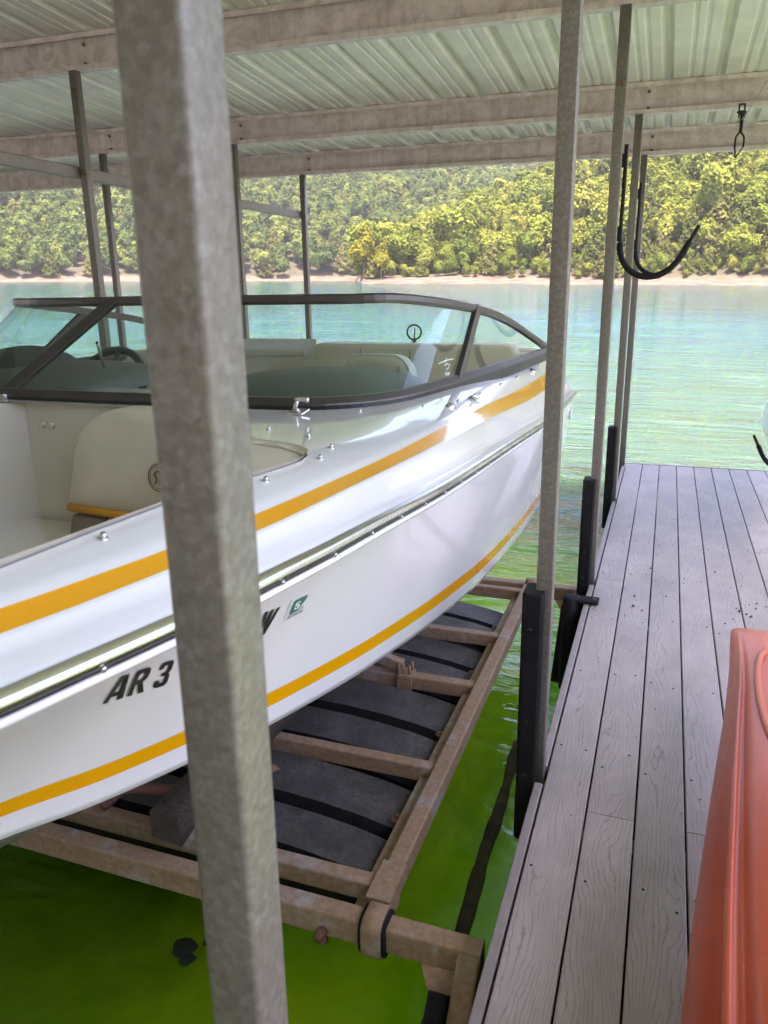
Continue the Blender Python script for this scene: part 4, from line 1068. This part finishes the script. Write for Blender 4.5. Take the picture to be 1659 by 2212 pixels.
# float tanks with ribs
def tank(y0, y1):
    m = MB(); zt = ZL-.055; prof = []
    n = int((y1-y0)/.02)
    L = y1-y0
    steps = [(0, -.20), (.0, -.060), (.05, -.055), (.055, -.004), (.42*L, 0), (.44*L, -.055), (.50*L, -.057), (.54*L, -.004), (L-.03, -.006), (L-.01, -.03), (L, -.20)]
    xs_ = np.linspace(-2.84, -.725, 15)
    rings = [[(x, y0+dy, zt+dz+(.030*math.sin(math.pi*min(1,(x+2.84)/2.116))**.6-.040*max(0, (x+1.25)/.525)**2)*(1 if dz > -.1 else 0)) for dy, dz in steps] for x in xs_]
    m.loft(rings, 0, False, closed=False, caps=False)
    for x in (xs_[0], xs_[-1]):
        k = [(x, y0+dy, zt+dz) for dy, dz in steps]; m.add(k, [list(range(len(k)))])
    for k, f in enumerate(m.f):
        if max(m.v[i][2] for i in f) - zt < -.0 and False: pass
    seg = len(steps)-1
    for k in range(len(m.f)):
        if k < (len(xs_)-1)*seg and (k % seg) in (0, 1, 2, 4, 5, 6): m.m[k] = 1
    return lp('float_tank', m, ['tank', 'black'])
for a, b in ((1.83, 2.375), (2.435, 3.025), (3.095, 3.572), (3.63, 4.10)): tank(a, b)
for (x, y) in ((-.752, 2.137), (-.748, 2.69), (-.747, 3.247), (-.748, 3.79)):
    m = MB(); m.disc((x, y, ZL-.055), (0, 0, 1), .024, .004, 16); m.disc((x, y, ZL-.051), (0, 0, 1), .008, .008, 6); lp('washer', m, ['rust'])
# clamp on the middle cross tube, bunks, hose
m = MB()
m.box((-1.05, 3.018, ZL-.004), (-.985, 3.10, ZL+.002)); m.box((-1.052, 3.012, ZL-.085), (-.983, 3.022, ZL-.004)); m.box((-1.05, 3.022, ZL+.002), (-1.042, 3.095, ZL+.05))
for q in ((-1.03, 3.04), (-1.0, 3.04), (-1.0, 3.085)): m.disc((q[0], q[1], ZL+.001), (0, 0, 1), .007, .045, 6)
lp('clamp', m, ['lift'])
m = MB(); m.box((-1.14, 1.755, ZL-.004), (-1.10, 1.82, ZL+.003)); m.box((-1.142, 1.748, ZL-.07), (-1.098, 1.76, ZL-.004)); m.box((-1.14, 1.75, ZL+.003), (-1.132, 1.80, ZL+.045)); lp('clamp', m, ['lift'])
m = MB(); m.bar((-1.04, 3.06, ZL+.03), (-1.30, 3.06, ZL+.10), .045, .05); lp('bunk_bracket', m, ['lift'])
for x in (-1.36, -2.12):
    m = MB(); n = 26; rings = []
    for i in range(n):
        y = 1.66+i*.11; s = lambda: rng.uniform(-.006, .006)
        hz = -1.545 if y > 1.6 else 0
        rings.append([(x-.055+s(), y, -1.66+s()), (x+.055+s(), y, -1.66+s()), (x+.058+s(), y, -1.575+s()+.02), (x+.02+s(), y, -1.555+s()), (x-.05+s(), y, -1.56+s())])
    m.loft(rings, 0, True); lp('bunk', m, ['carpet'])
m = MB(); m.tube(smooth_path([(-1.72, 1.80, -1.72), (-1.66, 1.84, -1.665), (-1.55, 1.87, -1.66), (-1.38, 1.93, -1.672), (-1.28, 1.98, -1.70), (-1.24, 2.0, -1.75)], 6), .020, 10); lp('air_hose', m, ['hose'])
m = MB(); m.bar((-1.52, 1.80, ZL-.05), (-1.28, 2.25, ZL-.05), .05, .03); lp('brace', m, ['lift'])

# sunken pole beside the lift
m = MB(); m.tube(smooth_path([(-.50, 1.6, -2.148), (-.497, 2.08, -2.150), (-.508, 2.45, -2.147), (-.505, 2.75, -2.145), (-.520, 3.25, -2.142)], 6), [.041+.002*math.sin(k*.9)+.0015*math.sin(k*2.1) for k in range(25)], 14)
tag(m.build('sunken_pipe', 'murk'), 'brown pipe lying just under the green water beside the walkway', 'pipe')

m = MB()
for (x, y, r_) in ((-1.36, 1.69, .062), (-1.30, 1.735, .045), (-1.325, 1.655, .05)):
    m.loft([[(x+r_*math.sin(a)*math.cos(b)*(1+.2*math.sin(3*b)), y+r_*math.sin(a)*math.sin(b), -2.118+r_*.25*math.cos(a)-.004*r_) for b in np.linspace(0, 2*math.pi, 12, endpoint=False)] for a in np.linspace(.05, 1.7, 6)], 0, True)
tag(m.build('sunken_debris', 'sludge'), 'dark lump of debris awash in the green water at lower left', 'debris')

# corner bumper with a bolted tab
t = thing('tube_bumper', 'black rubber tube bumper with a drilled tab bolted on the walkway edge', 'bumper', (-.355, 3.79, ZD))
m = MB(); n = 20
m.loft([[(.0+.046*math.cos(2*math.pi*k/n), .046*math.sin(2*math.pi*k/n), z) for k in range(n)] for z in (-.50, .018)], 0, True); 
m.loft([[(r_*math.cos(2*math.pi*k/n), r_*math.sin(2*math.pi*k/n), z) for k in range(n)] for r_, z in ((.046, .018), (.043, .026), (.02, .029), (.001, .030))], 0, True, caps=False); m.build('tube', 'black', t)
m = MB(); m.box((.0, -.040, .007), (.135, .036, .026)); bev(m.build('tab', 'black', t), .006)
m = MB(); m.disc((.112, .0, .0262), (0, 0, 1), .011, .0008, 12); m.build('bolt_hole', 'gasket', t)

# ------------------------------------------------------------------ kayak hooks
def hook(label, x, y, z, flip=1):
    t = thing('kayak_hook', label, 'hook', (x, y, z), 'black kayak hooks')
    up = [(0, 0, .60), (0, 0, .16)]
    arc = smooth_path([(0, 0, .60), (0, 0, .4), (-.002*flip, 0, .20), (.006*flip, 0, .105), (.045*flip, 0, .038), (.105*flip, 0, .004), (.165*flip, 0, .002), (.225*flip, 0, .026), (.275*flip, 0, .078), (.310*flip, 0, .145), (.352*flip, 0, .228)], 6)
    m = MB(); m.tube(arc, .0095, 10); m.build('rod', 'blacksteel', t)
    pad = [p for p in arc if p.z < .175 or p.x*flip > .29][6:-5]
    m = MB(); m.tube([p for p in arc if (p.z < .17)], .0145, 12); m.build('foam_sleeve', 'black', t)
    m = MB(); m.box((-.018*flip-.004, -.012, .17), (-.010*flip+.004, .012, .235)); m.box((-.018*flip-.004, -.012, .50), (-.010*flip+.004, .012, .56))
    for z_ in (.20, .53): m.disc((0, -.010, z_), (0, -1, 0), .005, .003, 6)
    m.build('clip', 'blacksteel', t)
    return t
hook('nearer black J-shaped kayak hook on the post', -.253, 4.10, .041)
hook('farther black J-shaped kayak hook, partly hidden by a post', -.253, 5.88, .072)
hook('black kayak hook tip under the pale kayak at the right edge', .95, 5.6, -1.20, -1)

# hanging spring clips and cord
def clip(label, loc, ang, s=1.0):
    t = thing('spring_clip', label, 'clip', loc, 'hanging clips'); t.rotation_euler = (0, R(ang), R(25)); t.scale = (s, s, s)
    m = MB()
    for sx in (-1, 1): m.box((sx*.018-.004, -.004, -.085), (sx*.018+.004, .004, 0))
    m.box((-.022, -.006, -.008), (.022, .006, 0)); m.tube([(-.03, 0, -.05), (.03, 0, -.05)], .007, 8); m.build('buckle', 'blacksteel', t)
    m = MB(); m.tube(smooth_path([(-.002, 0, -.04), (.004, 0, -.10), (0, 0, -.17)], 5), .011, 8); m.build('strap', 'blacksteel', t)
    m = MB()
    m.tube(smooth_path([(-.001, 0, -.165), (-.024, 0, -.19), (-.030, 0, -.215), (-.030, 0, -.262)], 5), .0065, 8)
    m.tube(smooth_path([(.001, 0, -.165), (.024, 0, -.19), (.028, 0, -.215), (.026, 0, -.255)], 5), .0065, 8)
    m.tube([(-.029, 0, -.262), (-.024, 0, -.315)], .005, 8); m.tube([(.024, 0, -.255), (-.022, 0, -.318)], .0045, 8); m.build('jaw', 'blacksteel', t)
    return t
clip('dark spring clip hanging open from the middle beam, over the trees', (.330, 5.86, 1.105), -2)
clip('dark spring clip hanging at the top right edge, tilted', (.482, 4.6, 1.20), 27, .8)
m = MB(); m.tube(smooth_path([(.335, 5.83, 1.005), (.365, 5.6, 1.03), (.40, 5.3, 1.08), (.44, 4.9, 1.13), (.475, 4.6, 1.19)], 6), .003, 6)
tag(m.build('cord', 'taupe'), 'thin brown cord strung between the two hanging clips', 'cord')

# ------------------------------------------------------------------ kayaks
def kayak(name, label, mat, loc, stations, rz=0.0, group=None, strakes=((84, .5), (131, .5)), lip=None):
    t = thing(name, label, 'kayak', loc, group); t.rotation_euler = (0, 0, rz)
    m = MB(); n = 96; rings = []
    ysn = np.linspace(stations[0][0], stations[-1][0], 64); A = np.array(stations)
    fs = [pch(A[:, 0], A[:, k]) for k in range(1, 5)]
    for y in ysn:
        xl, xw, zc, b = [f(y) for f in fs]; a = xw/2; cx = xl+a; ring = []
        for k in range(n):
            th = 2*math.pi*k/n; c, s = math.cos(th), math.sin(th); e = 2/2.5
            rx = math.copysign(abs(c)**e, c); rz_ = math.copysign(abs(s)**e, s); g = 0
            deg = math.degrees(th) % 360
            for sd, sw_ in strakes: g += (.016*math.exp(-((deg-sd)/3.2)**2)-.016*math.exp(-((deg-sd+8.5)/3.6)**2))*min(1, max(0, (b-.04)/.09))
            ring.append((cx+a*rx*(1+g*.4), y, zc+b*rz_*(1+0*g)+g*(1 if s > 0 else -1)))
        rings.append(ring)
    m.loft(rings, 0, True); m.build('shell', mat, t)
    if lip:
        m = MB(); m.tube(smooth_path(lip, 6), [.003]+[.011]*(6*(len(lip)-1)-1)+[.004], 10); m.build('moulded_lip', mat, t)
    return t
ST = [(-.6, .16, .22, -1.30, .20), (0, .10, .36, -1.28, .27), (.5, .085, .40, -1.27, .29), (.9, .10, .40, -1.27, .285), (1.2, .125, .38, -1.27, .265), (1.6, .170, .33, -1.26, .225), (2.0, .220, .27, -1.25, .165), (2.3, .258, .225, -1.24, .115), (2.6, .288, .185, -1.235, .065), (2.8, .303, .160, -1.23, .036), (2.86, .309, .150, -1.23, .020)]
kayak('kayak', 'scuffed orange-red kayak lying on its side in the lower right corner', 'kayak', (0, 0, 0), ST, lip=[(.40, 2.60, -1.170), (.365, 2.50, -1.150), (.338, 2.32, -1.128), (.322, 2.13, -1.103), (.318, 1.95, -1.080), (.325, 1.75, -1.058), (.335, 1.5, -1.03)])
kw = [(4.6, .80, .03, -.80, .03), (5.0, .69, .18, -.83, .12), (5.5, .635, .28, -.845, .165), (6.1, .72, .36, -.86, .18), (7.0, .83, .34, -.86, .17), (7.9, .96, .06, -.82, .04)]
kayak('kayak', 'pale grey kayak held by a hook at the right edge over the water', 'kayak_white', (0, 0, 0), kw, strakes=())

# small sign of the sheet metal end: nothing else floats here
for o in list(COL.objects):
    if o.get('_dock'):
        bpy.context.view_layer.update() if False else None
        o.matrix_basis = DOCK @ o.matrix_basis
        del o['_dock']
